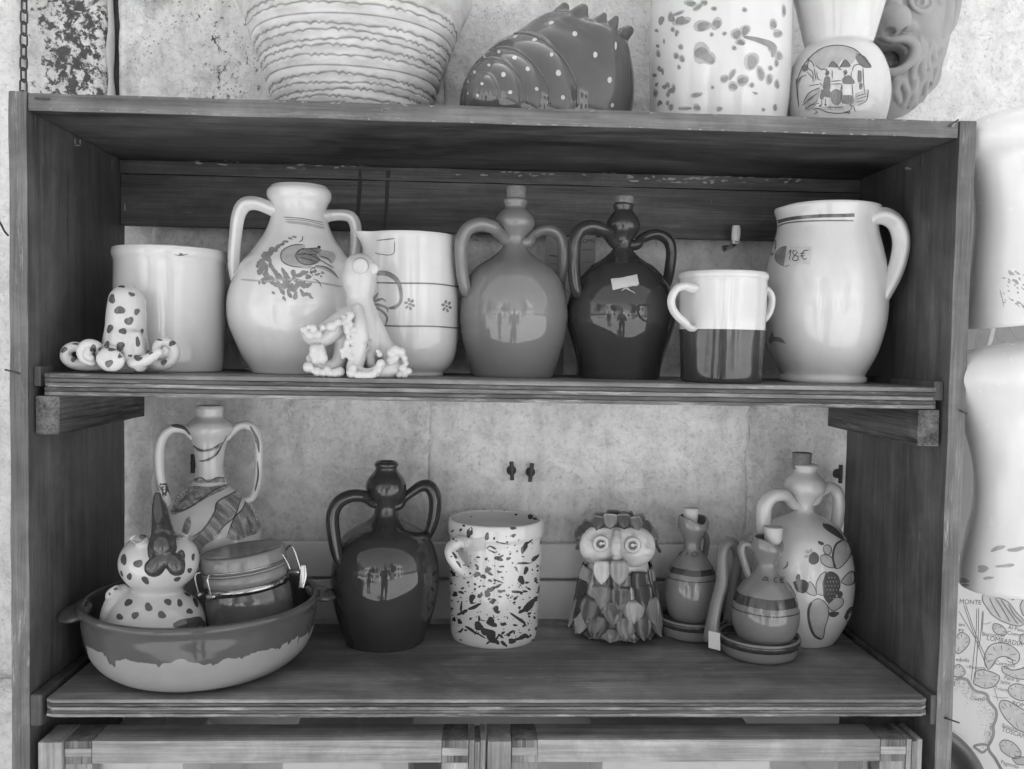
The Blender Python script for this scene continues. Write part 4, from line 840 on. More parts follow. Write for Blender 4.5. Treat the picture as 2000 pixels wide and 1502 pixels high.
# tail and wing on the left side
cl.chain([P3(238, 1152, YH+.0, 11), P3(228, 1164, YH-.005, 14), P3(220, 1182, YH-.012, 17), P3(214, 1205, YH-.016, 18), P3(210, 1225, YH-.016, 14)], 8, .010)
cl.chain([P3(228, 1148, YH-.01, 6), P3(215, 1158, YH-.012, 7), P3(210, 1166, YH-.014, 5)], 5, .002)
cl.cut((0, 0, .0118), (0, 0, -1))
hb = cl.mesh('body', MAT['cream'], hen)
cl = Clay((hc.x-.05, YH-.105, hc.z-.04), (hc.x+.05, YH+.03, hc.z+.13), .0013)
cl.chain([P3(308, 968, YH-.025, 7), P3(309, 990, YH-.028, 11), P3(312, 1018, YH-.034, 14), P3(315, 1045, YH-.045, 18), P3(317, 1070, YH-.055, 19)], 12, .004)
cl.chain([P3(318, 985, YH-.02, 6), P3(322, 1015, YH-.03, 10), P3(327, 1045, YH-.045, 14), P3(331, 1070, YH-.05, 14)], 8, .006)
cl.ell(at(317, 1066, YH-.058), (13*s, 10*s, 16*s), k=.008); cl.ell(at(300, 1073, YH-.052), (11*s, 10*s, 26*s), k=.004)
cl.chain([P3(322, 1085, YH-.058, 12), P3(310, 1098, YH-.062, 17), P3(302, 1108, YH-.062, 19)], 6, .002); cl.chain([P3(330, 1085, YH-.055, 11), P3(340, 1098, YH-.058, 17), P3(346, 1107, YH-.058, 18)], 6, .002); cl.ell(at(354, 1086, YH-.050), (7*s, 7*s, 12*s), k=.002)
cl.mesh('comb', MAT['comb'], hen)
cb = [c for c in hen.children if c.name.startswith('comb')][0]
p = Paint(hb)
for x, y, a, b2, g in [(242, 1093, 5.5, 12, 5), (270, 1101, 8.5, 8.5, 0), (253, 1126, 5, 7, -20), (284, 1133, 9, 6, 35), (346, 1131, 7, 4.5, -10), (377, 1088, 3, 8, 0), (370, 1114, 4, 6, 20), (251, 1177, 6.5, 8.5, 35), (290, 1186, 8, 8, 0), (328, 1176, 7, 7, 20), (351, 1178, 6, 7, 0), (366, 1161, 6, 3.5, 30), (382, 1177, 4.5, 9, -25), (370, 1194, 6, 6, -10), (234, 1205, 7, 6, 0), (264, 1202, 6.5, 8, 15), (316, 1201, 8.5, 7, 0), (226, 1150, 4, 3, -20), (236, 1141, 3, 2.4, 0), (214, 1160, 2.5, 3, 0), (238, 1120, 2, 7, -15)]: p.blob(x, y, a, b2, g, .14, 12)
p.fill([(338, 1218), (350, 1211), (370, 1207), (392, 1205), (396, 1222), (340, 1226)]); p.around(parent_loc(hen), .03, .19, 26, .003, .006, -.15, math.pi+.15, 1.3, random.Random(2)); p.done('painted_spot', MAT['ink'], hen, True)
p = Paint(hb, eps=.0004); p.blob(271, 1052, 15, 8, -28, .05); p.blob(350, 1049, 16, 6, 8, .05); p.done('painted_eye', MAT['wash'], hen, True)
p = Paint(hb, eps=.0006); p.blob(278, 1049, 7, 4.5, -28, .2); p.blob(349, 1048, 9, 3, 5, .2); p.done('painted_pupil', MAT['ink'], hen, True)

# clip-top jar, leaning a little
YG = .122; sg = mpp(YG); jr = 82*sg; jt = at(473, 1073, YG); tl = R(7.5)
jb = Vector((jt.x+math.sin(tl)*.152, YG, jt.z-math.cos(tl)*.152)); jar2 = thing('clip_jar', (jb.x, jb.y, jb.z), 'dark glass clip-top storage jar with wire clasp leaning inside the casserole', 'jar')
rotj = Matrix.Rotation(-tl, 4, 'Y')
def J(x, y, z): return jb+rotj@Vector((x, y, z))
smoke = NT('smoked glass'); co = smoke.coord(); smoke.base(smoke.mix(smoke.noise(co, 14, 3), .07, .16)); smoke.set(Roughness=.06, Coat_Weight=.5, IOR=1.5); smoke.bump(smoke.noise(co, 30, 2), .12, .004)
lidm = NT('clouded lid glass'); co = lidm.coord(); lidm.base(lidm.mix(lidm.noise(co, 18, 4, .6, 1.5), .14, .28)); lidm.set(Roughness=.12, IOR=1.5)
T2 = (tuple(jb), rotj)
def jl(name, pr, mat, **k): return lathe(name, [(r, z+jb.z) for r, z in pr], (jb.x, jb.y), mat, jar2, tilt=T2, wob=0, fine=False, **k)
jl('glass_body', [(0, 0), (jr*.85, 0), (jr*.95, .004), (jr*1.0, .012), (jr*1.01, .05), (jr*1.01, .085), (jr*.99, .094), (jr*.95, .100), (jr*.94, .104), (jr*.94, .128), (0, .128)], smoke.m)
jl('steel_band', [(jr*.95, .1005), (jr*.985, .1008), (jr*.985, .1095), (jr*.95, .1098)], MAT['steel'])
jl('neck_ring', [(jr*.93, .1102), (jr*.985, .1125), (jr*.995, .118), (jr*.985, .124), (jr*.95, .1265)], lidm.m)
jl('gasket', [(jr*.95, .1268), (jr*.985, .1273), (jr*.985, .1288), (jr*.95, .1293)], MAT['rubber'])
jl('lid', [(jr*.93, .1295), (jr*.99, .1305), (jr*1.0, .135), (jr*1.0, .145), (jr*.985, .150), (jr*.95, .152), (jr*.90, .1505), (jr*.5, .1495), (0, .1493)], lidm.m)
ring = [J(jr*1.004*math.cos(a), jr*1.004*math.sin(a), .1335) for a in np.linspace(-3.0, .05, 30)]
tube('wire_ring', ring, .0011, MAT['steel'], jar2, n=90, seg=8, up=(0, 0, 1))
for dx, dy in ((-.030, -.053), (-.050, -.033)):
    n_ = Vector((dx, dy, 0)).normalized(); q = n_*jr
    tube('bail_wire', [J(q.x*.98, q.y*.98, .1335), J(q.x*1.10, q.y*1.10, .134), J(q.x*1.16, q.y*1.16, .129), J(q.x*1.13, q.y*1.13, .108)], .0013, MAT['steel'], jar2, n=24, seg=8)
    a, b2 = J(q.x*1.02-n_.y*.007, q.y*1.02+n_.x*.007, .105), J(q.x*1.02+n_.y*.007, q.y*1.02-n_.x*.007, .105); o = n_*.0055
    tube('clip_plate', [a+o, (a+b2)/2+o, b2+o], .0036, MAT['steel'], jar2, n=6, seg=10)
cx = jr*1.0
tube('clasp_arm', [J(cx, .004, .143), J(cx+.006, .0, .149), J(cx+.012, -.004, .147), J(cx+.018, -.004, .118), J(cx+.022, -.004, .100)], .0016, MAT['steel'], jar2, n=30, seg=8)
tube('clasp_arm', [J(cx-.002, -.012, .142), J(cx+.003, -.012, .130), J(cx+.006, -.011, .118)], .0014, MAT['steel'], jar2, n=14, seg=8)
tube('clasp_lever', [J(cx+.023, -.004, .122), J(cx+.021, -.005, .105), J(cx+.016, -.006, .088)], [.004, .0055, .004], MAT['steel'], jar2, n=12, seg=10, flat=.35)
tube('clasp_hinge', [J(cx, .004, .112), J(cx+.008, .0, .113), J(cx+.016, -.003, .111)], .003, MAT['steel'], jar2, n=8, seg=10)

# ---- octopuses on the middle shelf ---------------------------------------
YO = .055; s = mpp(YO)
oc = thing('octopus_figurine', (at(245, 720, YO).x, YO, ZM), 'small white pottery octopus painted all over with grey spots', 'figurine')
a, b2 = at(110, 730, YO), at(356, 550, YO)
cl = Clay((a.x, YO-.055, ZM), (b2.x, YO+.05, b2.z), .00125)
cl.chain([P3(247, 590, YO, 33), P3(247, 612, YO, 36), P3(246, 640, YO, 37), P3(245, 665, YO, 40), P3(245, 690, YO, 44)], 10, .006)
cl.ell(at(280, 592, YO+.004), (6*s, 6*s, 9*s), k=.002)
def coil(cx, cy, Y, r0, turns, rt, a0, dirn=1, dy=0, n=22, end=.6, plane=0):
    out = []
    for i in range(n):
        q = i/(n-1); a = a0+dirn*2*math.pi*turns*q; rr = r0*(1-q*(1-end)); out.append(P3(cx+rr*math.cos(a), cy+rr*math.sin(a), Y+dy*q, rt*(1-.35*q)))
    return out
cl.chain([P3(225, 690, YO, 16), P3(205, 684, YO+.004, 13), P3(190, 682, YO+.004, 11), P3(170, 676, YO-.002, 10)], 8, .006)
cl.chain([P3(226, 704, YO, 14), P3(200, 711, YO-.012, 11.5), P3(170, 713, YO-.014, 11), P3(144, 710, YO-.014, 10.5), P3(129, 698, YO-.014, 10.5), P3(131, 684, YO-.014, 10), P3(144, 677, YO-.014, 9.5), P3(158, 680, YO-.016, 9.5), P3(170, 690, YO-.018, 9.5)], 34, .002)
cl.chain([P3(196, 694, YO-.016, 10), P3(188, 677, YO-.026, 10.5), P3(171, 673, YO-.030, 10.5), P3(160, 684, YO-.031, 10), P3(165, 700, YO-.031, 10), P3(180, 708, YO-.031, 9)], 26, .0006)
cl.chain([P3(174, 684, YO-.034, 8), P3(170, 694, YO-.036, 8), P3(178, 700, YO-.036, 7)], 8, .0004)
cl.chain([P3(230, 695, YO-.02, 18), P3(216, 690, YO-.034, 15), P3(203, 700, YO-.038, 14), P3(210, 711, YO-.042, 12)], 14, .004); cl.ell(at(218, 704, YO-.042), (24*s, 10*s, 21*s), k=.003)
cl.chain([P3(255, 695, YO-.02, 14), P3(262, 709, YO-.034, 11), P3(280, 706, YO-.040, 10.5), P3(298, 697, YO-.042, 9.5), P3(310, 688, YO-.042, 8.5)], 18, .003)
cl.chain([P3(272, 702, YO-.032, 12), P3(274, 714, YO-.034, 13)], 4, .003)
cl.chain([P3(262, 692, YO, 16), P3(290, 707, YO-.008, 12.5), P3(314, 713, YO-.012, 11.5), P3(334, 705, YO-.012, 11), P3(340, 686, YO-.012, 10.5), P3(331, 671, YO-.012, 10), P3(315, 669, YO-.014, 9.5), P3(306, 680, YO-.016, 9), P3(311, 692, YO-.018, 8), P3(322, 690, YO-.020, 7), P3(323, 682, YO-.022, 6)], 60, .0006)
for q in ((232, 640), (258, 640), (248, 665)): pass
for x in (228, 250, 268): cl.chain([P3(x, 655, YO-.022, 9), P3(x+(x-246)*.15, 700, YO-.028, 12)], 6, .006)
cl.cut((0, 0, ZM+.0003), (0, 0, -1))
ob = cl.mesh('body', MAT['octo'], oc)
p = Paint(ob)
for x, y, a, b2, g in [(238, 560, 6, 2.5, 0), (257, 575, 6, 4.5, 30), (219, 584, 7, 8.5, 20), (234, 606, 9.5, 9, -20), (267, 609, 6, 6, 0), (252, 627, 8, 9, 0), (215, 642, 6.5, 8, 10), (240, 647, 7, 7, 0), (277, 648, 3.5, 6, 0), (269, 668, 5, 9, 0), (209, 674, 6, 7, 30), (235, 677, 9, 9, 0), (125, 683, 6, 6.5, 20), (144, 702, 6, 5, 0), (148, 672, 6, 2, 0), (182, 681, 7.5, 7, 30), (218, 683, 9, 3, 5), (213, 710, 7, 8, 10), (236, 694, 5.5, 6, 30), (195, 682, 3.5, 4, 0), (270, 699, 7.5, 7, 20), (254, 695, 4, 3, 0), (292, 688, 7, 5, 20), (336, 671, 6, 6, 30), (320, 708, 6, 6, 0), (312, 664, 6, 2, 0)]: p.blob(x, y, a, b2, g, .18, 12)
p.done('painted_spot', MAT['ink'], oc, True)

YO = .058; s = mpp(YO)
oc2 = thing('octopus_figurine', (at(705, 735, YO).x, YO, ZM), 'plain white pottery octopus with big round eyes and knobbly suckers', 'figurine')
a, b2 = at(580, 748, YO), at(812, 488, YO)
cl = Clay((a.x, YO-.075, ZM), (b2.x, YO+.05, b2.z), .00125)
cl.chain([P3(703, 527, YO, 32), P3(702, 545, YO, 33.5), P3(703, 562, YO, 29), P3(703, 582, YO, 24.5), P3(704, 605, YO, 29), P3(706, 640, YO, 38), P3(707, 675, YO, 42), P3(707, 700, YO+.004, 36)], 16, .006)
for x, y, yy, r in ((704, 519, YO-.0185, 15), (728, 525, YO-.010, 12)): cl.ell(at(x, y, yy), (r*s, 5*s, r*s), k=.0008)
KN = []
def arm(P, n=14, k=.004, knobs=0, kr=6, off=(0, -.006)):
    cl.chain(P, n, k)
    if knobs:
        Q = spline(np.array(P), knobs)
        for q in Q: KN.append((q, kr))
arm([P3(690, 612, YO-.01, 19), P3(668, 628, YO-.022, 21), P3(645, 647, YO-.028, 22), P3(622, 660, YO-.03, 20), P3(604, 654, YO-.03, 15), P3(596, 643, YO-.03, 8)], 16)
for x, y, r in ((593, 644, 8), (600, 652, 7), (606, 656, 9), (612, 641, 8), (620, 654, 10), (631, 640, 7), (648, 638, 11), (604, 638, 6), (661, 630, 8)): cl.ell(at(x, y, YO-.050), r*s*.95, k=.0004)
arm([P3(675, 640, YO-.015, 19), P3(666, 690, YO-.02, 14), P3(659, 710, YO-.024, 14), P3(640, 718, YO-.03, 14), P3(618, 712, YO-.03, 14), P3(608, 700, YO-.03, 10)], 18)
for x, y, r in ((616, 682, 12), (624, 690, 14), (618, 702, 10), (630, 700, 11), (602, 717, 11), (610, 722, 7), (614, 692, 11), (626, 680, 9), (620, 726, 10), (632, 728, 9), (645, 729, 9), (655, 729, 10), (664, 726, 10), (640, 722, 8)): cl.ell(at(x, y, YO-.043), r*s*.95, k=.0004)
arm([P3(698, 605, YO-.022, 12), P3(703, 640, YO-.034, 15), P3(704, 668, YO-.036, 15), P3(696, 700, YO-.036, 15), P3(692, 720, YO-.038, 16)], 14, .002)
for i in range(26):
    q = i/25; cl.ell(at(682-6*math.sin(q*9)+8*math.sin(i*2.3), 612+88*q, YO-.043), (5+2*math.sin(i*1.7)**2)*s, k=.0004)
arm([P3(706, 660, YO-.028, 14), P3(700, 700, YO-.034, 14), P3(696, 722, YO-.038, 13), P3(712, 731, YO-.044, 12), P3(732, 727, YO-.046, 11), P3(745, 712, YO-.046, 8)], 16, .003)
for x, y, r in ((686, 728, 10), (700, 733, 9), (712, 733, 9), (722, 733, 9), (738, 722, 9), (744, 710, 9), (730, 730, 8), (690, 718, 8)): cl.ell(at(x, y, YO-.056), r*s*.95, k=.0004)
arm([P3(716, 655, YO-.012, 12), P3(720, 690, YO-.02, 10), P3(724, 712, YO-.02, 10)], 10, .003)
arm([P3(720, 612, YO, 16), P3(736, 645, YO-.004, 17), P3(752, 675, YO-.01, 16), P3(768, 700, YO-.016, 19), P3(775, 714, YO-.02, 22), P3(758, 724, YO-.03, 17), P3(738, 728, YO-.034, 13)], 22, .004)
for x, y, r in ((765, 690, 10), (772, 684, 10), (783, 688, 10), (770, 700, 10), (790, 700, 7), (793, 710, 6), (798, 726, 8), (790, 732, 8), (780, 733, 7), (786, 720, 9), (762, 706, 9), (742, 693, 6), (738, 686, 5)): cl.ell(at(x, y, YO-.038), r*s*.95, k=.0004)
cl.cut((0, 0, ZM+.0003), (0, 0, -1))
ob2 = cl.mesh('body', MAT['octo'], oc2)
p = Paint(ob2, eps=.0003); p.stroke([(704+16*math.cos(q), 519+15.5*math.sin(q)) for q in np.linspace(0, 6.28, 25)], 1.2, 3, False); p.done('eye_outline', MAT['pale'], oc2)
p = Paint(ob2, eps=.0007); p.fill([(708, 668), (727, 663), (729, 681), (711, 688)], False); p.done('price_label', MAT['paper'], oc2)
p = Paint(ob2, eps=.0011)
for q in ([(712, 673), (717, 671), (714, 681)], [(720, 671), (718, 677), (722, 679), (723, 674)]): p.stroke(q, 1.1, 2)
p.done('price_handwriting', MAT['line'], oc2)

# ---- owl ------------------------------------------------------------------
YW = .268; s = mpp(YW)
owl = thing('owl_figurine', (at(1205, 1230, YW).x, YW, ZB), 'pottery owl covered in overlapping grey and white feather tiles', 'figurine')
ax = at(1205, 1150, YW).x
cl = Clay((ax-.075, YW-.075, 0), (ax+.075, YW+.065, .215), .0014)
z = lambda py: at(1205, py, YW).z
cl.ell((ax, YW, z(1192)), (73*s, 62*s, 72*s)); cl.ell((ax, YW, z(1140)), (67*s, 58*s, 100*s), k=.03); cl.ell((ax, YW, z(1055)), (64*s, 58*s, 54*s), k=.008); cl.seg((ax, YW, .01), (ax, YW, .03), .046, .055, k=.01); cl.cut((0, 0, .0005), (0, 0, -1))
wb = cl.mesh('body', MAT['cream'], owl)
cl = Clay((ax-.075, YW-.085, z(1120)), (ax+.075, YW+.02, z(1020)), .0012)
for x, y in ((1172, 1065), (1240, 1068)): cl.ell(at(x, y, YW-.040), (40*s, 16*s, 40*s), k=.004)
cl.ell(at(1206, 1058, YW-.042), (34*s, 15*s, 28*s), k=.01); cl.chain([P3(1204, 1042, YW-.052, 8), P3(1204, 1066, YW-.060, 11), P3(1204, 1088, YW-.056, 10)], 8, .003)
fm = NT('streaked face glaze'); co = fm.coord((1, 1, 1.6)); fm.base(fm.ramp(fm.noise(co, 24, 4, .6, .8), [(.30, .22), (.45, .44), (.60, .56)])); fm.set(Roughness=.15); fm.bump(fm.noise(co, 60, 3), .15, .002)
fb = cl.mesh('face_disc', fm.m, owl)
for x, y in ((1173, 1061), (1235, 1064)):
    c = at(x, y, YW-.054); P = [(c.x+12*s*math.cos(q), c.y-.002, c.z+12*s*math.sin(q)) for q in np.linspace(0, 2*math.pi, 21)]
    e = tube('eye_ring', P, 4.2*s, fm.m, owl, n=60, seg=12, cap=False)
    lathe('eye', [(0, c.z-.003), (9*s, c.z-.003), (10*s, c.z), (7*s, c.z+.003), (0, c.z+.004)], (c.x, c.y), MAT['white'], owl, seg=24, wob=0, tilt=((c.x, c.y, c.z), Matrix.Rotation(R(90), 4, 'X')))
    P = [(c.x+5.5*s*math.cos(q), c.y-.0055, c.z+5.5*s*math.sin(q)) for q in np.linspace(.6, 2*math.pi-.2, 14)]
    tube('pupil', P, 1.9*s, MAT['ink'], owl, n=30, seg=8)
def feather(name, w, L, mat, parent, loc, nrm, tilt=14, roll=0):
    U = 5; Vn = 7; V = []; F = []
    for j in range(Vn):
        q = j/(Vn-1); ww = w*(1 if q < .35 else max(0.02, 1-((q-.35)/.66)**2.2))*(.8+.2*min(1, q*4))
        for i in range(U):
            u = (i/(U-1)-.5)*2; V.append((u*ww/2, -.0028*(1-u*u*.8)-.0008, -q*L))
    for j in range(Vn-1): F += [(j*U+i, j*U+i+1, (j+1)*U+i+1, (j+1)*U+i) for i in range(U-1)]
    nrm = Vector(nrm); nrm.normalize(); up = Vector((0, 0, 1)); yv = -nrm; xv = yv.cross(up)
    xv = xv.normalized() if xv.length > .05 else Vector((1, 0, 0)); zv = xv.cross(yv); M = Matrix((xv, yv, zv)).transposed().to_4x4()
    M = M@Matrix.Rotation(R(roll), 4, 'Y')@Matrix.Rotation(R(tilt), 4, 'X')
    V = [M@Vector(v)+Vector(loc) for v in V]; n = len(V); V += [v+nrm*-.0022 for v in V]
    rim = [i for i in range(U)]+[j*U+U-1 for j in range(1, Vn)]+[(Vn-1)*U+i for i in range(U-2, -1, -1)]+[j*U for j in range(Vn-2, 0, -1)]
    F += [(rim[k], rim[(k+1) % len(rim)], rim[(k+1) % len(rim)]+n, rim[k]+n) for k in range(len(rim))]
    return mesh_obj(name, V, F, mat, parent)
FM = [glaze('feather glaze %d' % i, v, .12, .15, 90, .12) for i, v in enumerate((.07, .10, .16, .25, .46))]
bw_ = bvh_of(wb); random.seed(5)
spec = {}
for py, nf, w_, L in ((1085, 11, 34, 36), (1060, 10, 34, 38), (1040, 9, 36, 36), (1020, 8, 36, 30), (1226, 13, 40, 28), (1206, 12, 42, 42), (1180, 12, 42, 48), (1154, 11, 42, 48), (1128, 10, 42, 48), (1104, 10, 40, 44)):
    zz = z(py)
    for k in range(nf):
        th = -math.pi/2+(k+.5*(py % 4 // 2))*2*math.pi/nf+random.uniform(-.08, .08); dv = Vector((math.cos(th), math.sin(th), 0))
        if py < 1100 and math.sin(th) < -.35: continue
        org = Vector((ax, YW, zz))+dv*.3
        if py == 1008: org = Vector((ax, YW, zz+.02))+dv*.3
        h_ = bw_.ray_cast(org, (Vector((ax, YW, zz if py != 1008 else zz-.03))-org).normalized())
        if h_[0] is None: continue
        L2 = min(L*s*random.uniform(.92, 1.1), (h_[0].z-.002)*.97)
        feather('feather', w_*s*random.uniform(.95, 1.12), L2, random.choice(FM if py > 1060 else FM[:4]), owl, h_[0]+Vector((h_[1].x, h_[1].y, 0)).normalized()*.003, (h_[1].x, h_[1].y, .10 if py > 1100 else h_[1].z), tilt=-7, roll=random.uniform(-8, 8))
for x_, y_, m_, rr_, dy_, L_ in ((1174, 1001, 2, 8, .014, 26), (1198, 997, 0, 2, .014, 26), (1222, 999, 1, -4, .014, 26), (1244, 1005, 2, -12, .014, 26), (1142, 1030, 1, 34, .012, 30), (1153, 1017, 0, 20, .004, 30), (1171, 1009, 1, 9, .001, 30), (1192, 1005, 3, 3, 0, 30), (1216, 1005, 1, -3, 0, 30), (1238, 1010, 2, -10, .002, 29), (1256, 1019, 0, -20, .005, 29), (1268, 1033, 2, -34, .012, 28)):
    q_ = at(x_, y_, YW-.036+dy_); feather('feather', 29*s, L_*s, FM[m_], owl, q_, ((x_-1205)*.007, -.82, .58), tilt=4, roll=rr_*.6)
# the big tile under the beak, the white bib and the trailing tail tile
f_ = at(1209, 1095, YW-.064); feather('beak', 38*s, 46*s, FM[3], owl, f_, (0, -1, .1), tilt=-4)
f_ = at(1176, 1096, YW-.058); feather('feather', 32*s, 44*s, FM[4], owl, f_, (-.15, -1, .1), tilt=-4)
f_ = at(1130, 1170, YW-.015); feather('tail_feather', 20*s, 60*s, FM[3], owl, f_, (-.8, -.6, .1), tilt=-4, roll=14)

# ---- oil and vinegar set --------------------------------------------------
stand = thing('cruet_stand', (at(1410, 1260, .215).x, .215, ZB), 'brown glazed double cruet tray with a looped handle and a small price tag', 'tray')
TR = [(1352, .262, 68), (1482, .172, 80)]
for px, Y, hw in TR:
    q = onz(px, 1225 if Y > .2 else 1275, 0); cx = at(px, 1225 if Y > .2 else 1270, Y).x; r = hw*mpp(Y)
    lathe('tray', [(0, .0005), (r*.82, .0005), (r*.92, .004), (r*.97, .012), (r*1.0, .024), (r*1.01, .029), (r*.985, .0305), (r*.94, .029), (r*.90, .018), (r*.84, .010), (0, .009)], (cx, Y), MAT['tan'], stand, seg=96, n=80, wob=.0004)
    lathe('painted_band', [(r*.985+.0006, .018), (r*1.0+.0008, .023), (r*1.01+.0006, .0275)], (cx, Y), MAT['band'], stand, seg=96, fine=False, wob=.0004)
handle(stand, [(1391, 1250, .186), (1391, 1226, .187), (1398, 1185, .190), (1410, 1135, .195), (1410, 1100, .200), (1412, 1072, .206), (1424, 1058, .214), (1438, 1070, .224), (1441, 1095, .232), (1436, 1130, .238), (1428, 1175, .244), (1424, 1205, .246), (1424, 1228, .246)], [19, 14, 12, 12, 11, 11, 11, 11, 10, 10, 11, 12, 14], MAT['tan'], 1.3, .04, name='stand_handle')
a = at(1384, 1233, .13); tagp = [at(1384, 1232, .150), at(1406, 1237, .148), at(1407, 1271, .142), at(1384, 1265, .144)]
mesh_obj('price_tag', [tuple(v) for v in tagp]+[(v.x, v.y+.0008, v.z) for v in tagp], [(0, 1, 2, 3), (7, 6, 5, 4), (0, 4, 5, 1), (1, 5, 6, 2), (2, 6, 7, 3), (3, 7, 4, 0)], MAT['paper'], stand, False)
def scoop(cx, cy, ang, z1, h, dz):
    def f(V):
        V = V.copy(); th = np.arctan2(V[:, 1]-cy, V[:, 0]-cx); d = np.angle(np.exp(1j*(th-ang))); k = np.exp(-(d/.75)**2)*np.clip((V[:, 2]-(z1-h))/h, 0, 1); V[:, 2] -= dz*k; return V
    return f
for nm, lab, px, Y, rr, ck in (('oil_cruet', 'brown oil cruet lettered LIO with a pale stopper, standing in the rear tray', 1352, .262, [(1009, 29), (1016, 30.5), (1027, 30), (1037, 24), (1046, 18), (1055, 16), (1065, 18), (1078, 30), (1095, 43), (1112, 50), (1132, 53), (1150, 52), (1170, 46), (1185, 38), (1197, 34)], (1334, 1365, 992, 1016)), ('vinegar_cruet', 'brown vinegar cruet lettered ACE with a pale stopper, standing in the front tray', 1497, .172, [(1050, 30), (1058, 32), (1068, 32), (1080, 27), (1090, 21), (1098, 20), (1110, 27), (1125, 42), (1140, 54), (1155, 61), (1180, 67), (1200, 65), (1220, 57), (1235, 48), (1243, 42)], (1492, 1530, 1029, 1062))):
    cx = at(px, rr[7][0], Y); zt_ = at(px, rr[0][0], Y).z
    t, b = vessel(nm, lab, 'cruet', px, Y, rr, .0095, MAT['tan'], depth=.03, wall_=.0035, warp=scoop(cx.x, Y, -math.pi/2+.5, zt_, .02, .010), seed=len(nm))
    corkp(t, *ck, Y, 'corkw', .85, 'stopper', .01)
    if nm == 'oil_cruet':
        ringband(t, b, 1352, 1120, 12, MAT['band']); ringband(t, b, 1352, 1137, 2, MAT['band'], 'painted_line')
        p = Paint(b, eps=.0006); p.stroke([(1352, 1080), (1357, 1078), (1363, 1082), (1358, 1087), (1351, 1085), (1352, 1080)], 1.8, 2); p.stroke([(1344, 1078), (1340, 1086)], 1.8, 2); p.stroke([(1332, 1077), (1327, 1084), (1333, 1085)], 1.6, 2); p.done('lettering', MAT['pen'], t)
        handle(t, [(1375, 1040, Y+.01), (1380, 1055, Y+.018), (1378, 1075, Y+.022), (1374, 1092, Y+.018)], [5, 6, 6, 5], MAT['tan'])
    else:
        ringband(t, b, 1497, 1181, 20, MAT['band']); ringband(t, b, 1497, 1204, 2.4, MAT['band'], 'painted_line')
        p = Paint(b, eps=.0006)
        for q in ([(1488, 1134), (1496, 1127), (1501, 1137)], [(1490, 1134), (1500, 1133)], [(1519, 1129), (1513, 1130), (1512, 1136), (1519, 1138)], [(1531, 1129), (1525, 1130), (1525, 1138), (1532, 1137)], [(1525, 1133), (1531, 1133)]): p.stroke(q, 2, 2)
        p.done('lettering', MAT['pen'], t)
        handle(t, [(1478, 1075, Y), (1466, 1064, Y+.008), (1453, 1062, Y+.012), (1448, 1076, Y+.014), (1454, 1098, Y+.014), (1462, 1122, Y+.008), (1468, 1136, Y)], [7, 8, 8, 8, 8, 8, 6], MAT['tan'])

# ---- on top of the unit ---------------------------------------------------
# combed terracotta pot: wavy lines really scratched into the clay
def combed_pot():
    Y = .160; R_ = [(-70, 244), (-40, 232), (0, 218), (40, 204), (84, 190), (130, 174), (172, 160), (197, 152), (235, 139), (250, 134)]
    P, c = rows(690, Y, R_, ZT)
    t = thing('combed_pot', (c[0], c[1], ZT), 'pale terracotta flower pot combed all round with wavy scratched lines', 'pot')
    seg, n = 560, 330; Q = spline(P, n); th = np.linspace(0, 2*np.pi, seg, endpoint=False); h = Q[-1, 1]-Q[0, 1]
    rg = np.random.default_rng(3); lines = []; zc = .012; k = 0
    while zc < h-.004:
        lines.append((zc, k % 6 == 5)); zc += .0088 if k % 6 not in (4, 5) else .0115; k += 1
    Z = Q[:, 1][:, None]+0*th[None, :]; Rr = np.repeat(Q[:, 0][:, None], seg, 1); G = np.zeros_like(Rr)
    for i, (z0, plain) in enumerate(lines):
        ph = rg.uniform(0, 6.28); am = 0 if plain else .0021; nn = 46+int(i % 4); sw = th+.05*np.sin(9*th+ph)+.03*np.sin(17*th+2*ph)
        wv = am*(np.abs(np.sin(nn/2*sw+ph))**.8*(1+.35*np.sin(7*th+ph))-.5)+.0012*np.sin(3*th+ph)
        wd = .0009 if plain else .00125*(1+.25*np.sin(31*th+ph)); d = (Z-(Q[0, 1]+z0)-wv[None, :])/wd; g = np.exp(-d*d)*(.8+.2*np.sin(11*th+ph*5)**2)
        G = np.maximum(G, g)
        G = np.maximum(G, 0)
    Rr = Rr-.0011*G+.0006*np.sin(Z*420)
    V = np.stack([c[0]+Rr*np.cos(th), c[1]+Rr*np.sin(th), Z], -1).reshape(-1, 3)
    F = [(i*seg+j, i*seg+(j+1) % seg, (i+1)*seg+(j+1) % seg, (i+1)*seg+j) for i in range(n-1) for j in range(seg)]+[tuple(range(seg-1, -1, -1))]
    m = NT('combed clay'); co = m.coord(); at_ = m.new('ShaderNodeAttribute'); at_.attribute_name = 'groove'
    sm_ = m.ramp(m.noise(m.coord((1, 1, 3)), 16, 5, .65), [(.35, .42), (.6, .60)]); m.base(m.mix(m.math('MULTIPLY', at_.outputs['Fac'], .95), sm_, .15)); m.set(Roughness=.9); m.bump(m.noise(co, 180, 5, .7), .5, .001)
    o = mesh_obj('body', V, F, m.m, t); a = o.data.attributes.new('groove', 'FLOAT', 'POINT'); a.data.foreach_set('value', np.clip(G.reshape(-1), 0, 1).astype(np.float32))
    # inner wall and rim, out of the picture
    Pi = [(Q[-1, 0]-.0005, Q[-1, 1]), (Q[-1, 0]+.006, Q[-1, 1]+.006), (Q[-1, 0]+.006, Q[-1, 1]+.022), (Q[-1, 0]-.004, Q[-1, 1]+.026), (Q[-1, 0]-.012, Q[-1, 1]+.02), (Q[-1, 0]-.014, Q[-1, 1]-.05), (Q[0, 0]-.012, Q[0, 1]+.02), (0, Q[0, 1]+.018)]
    lathe('rim', Pi, c, m.m, t, fine=False, seg=120)
combed_pot()

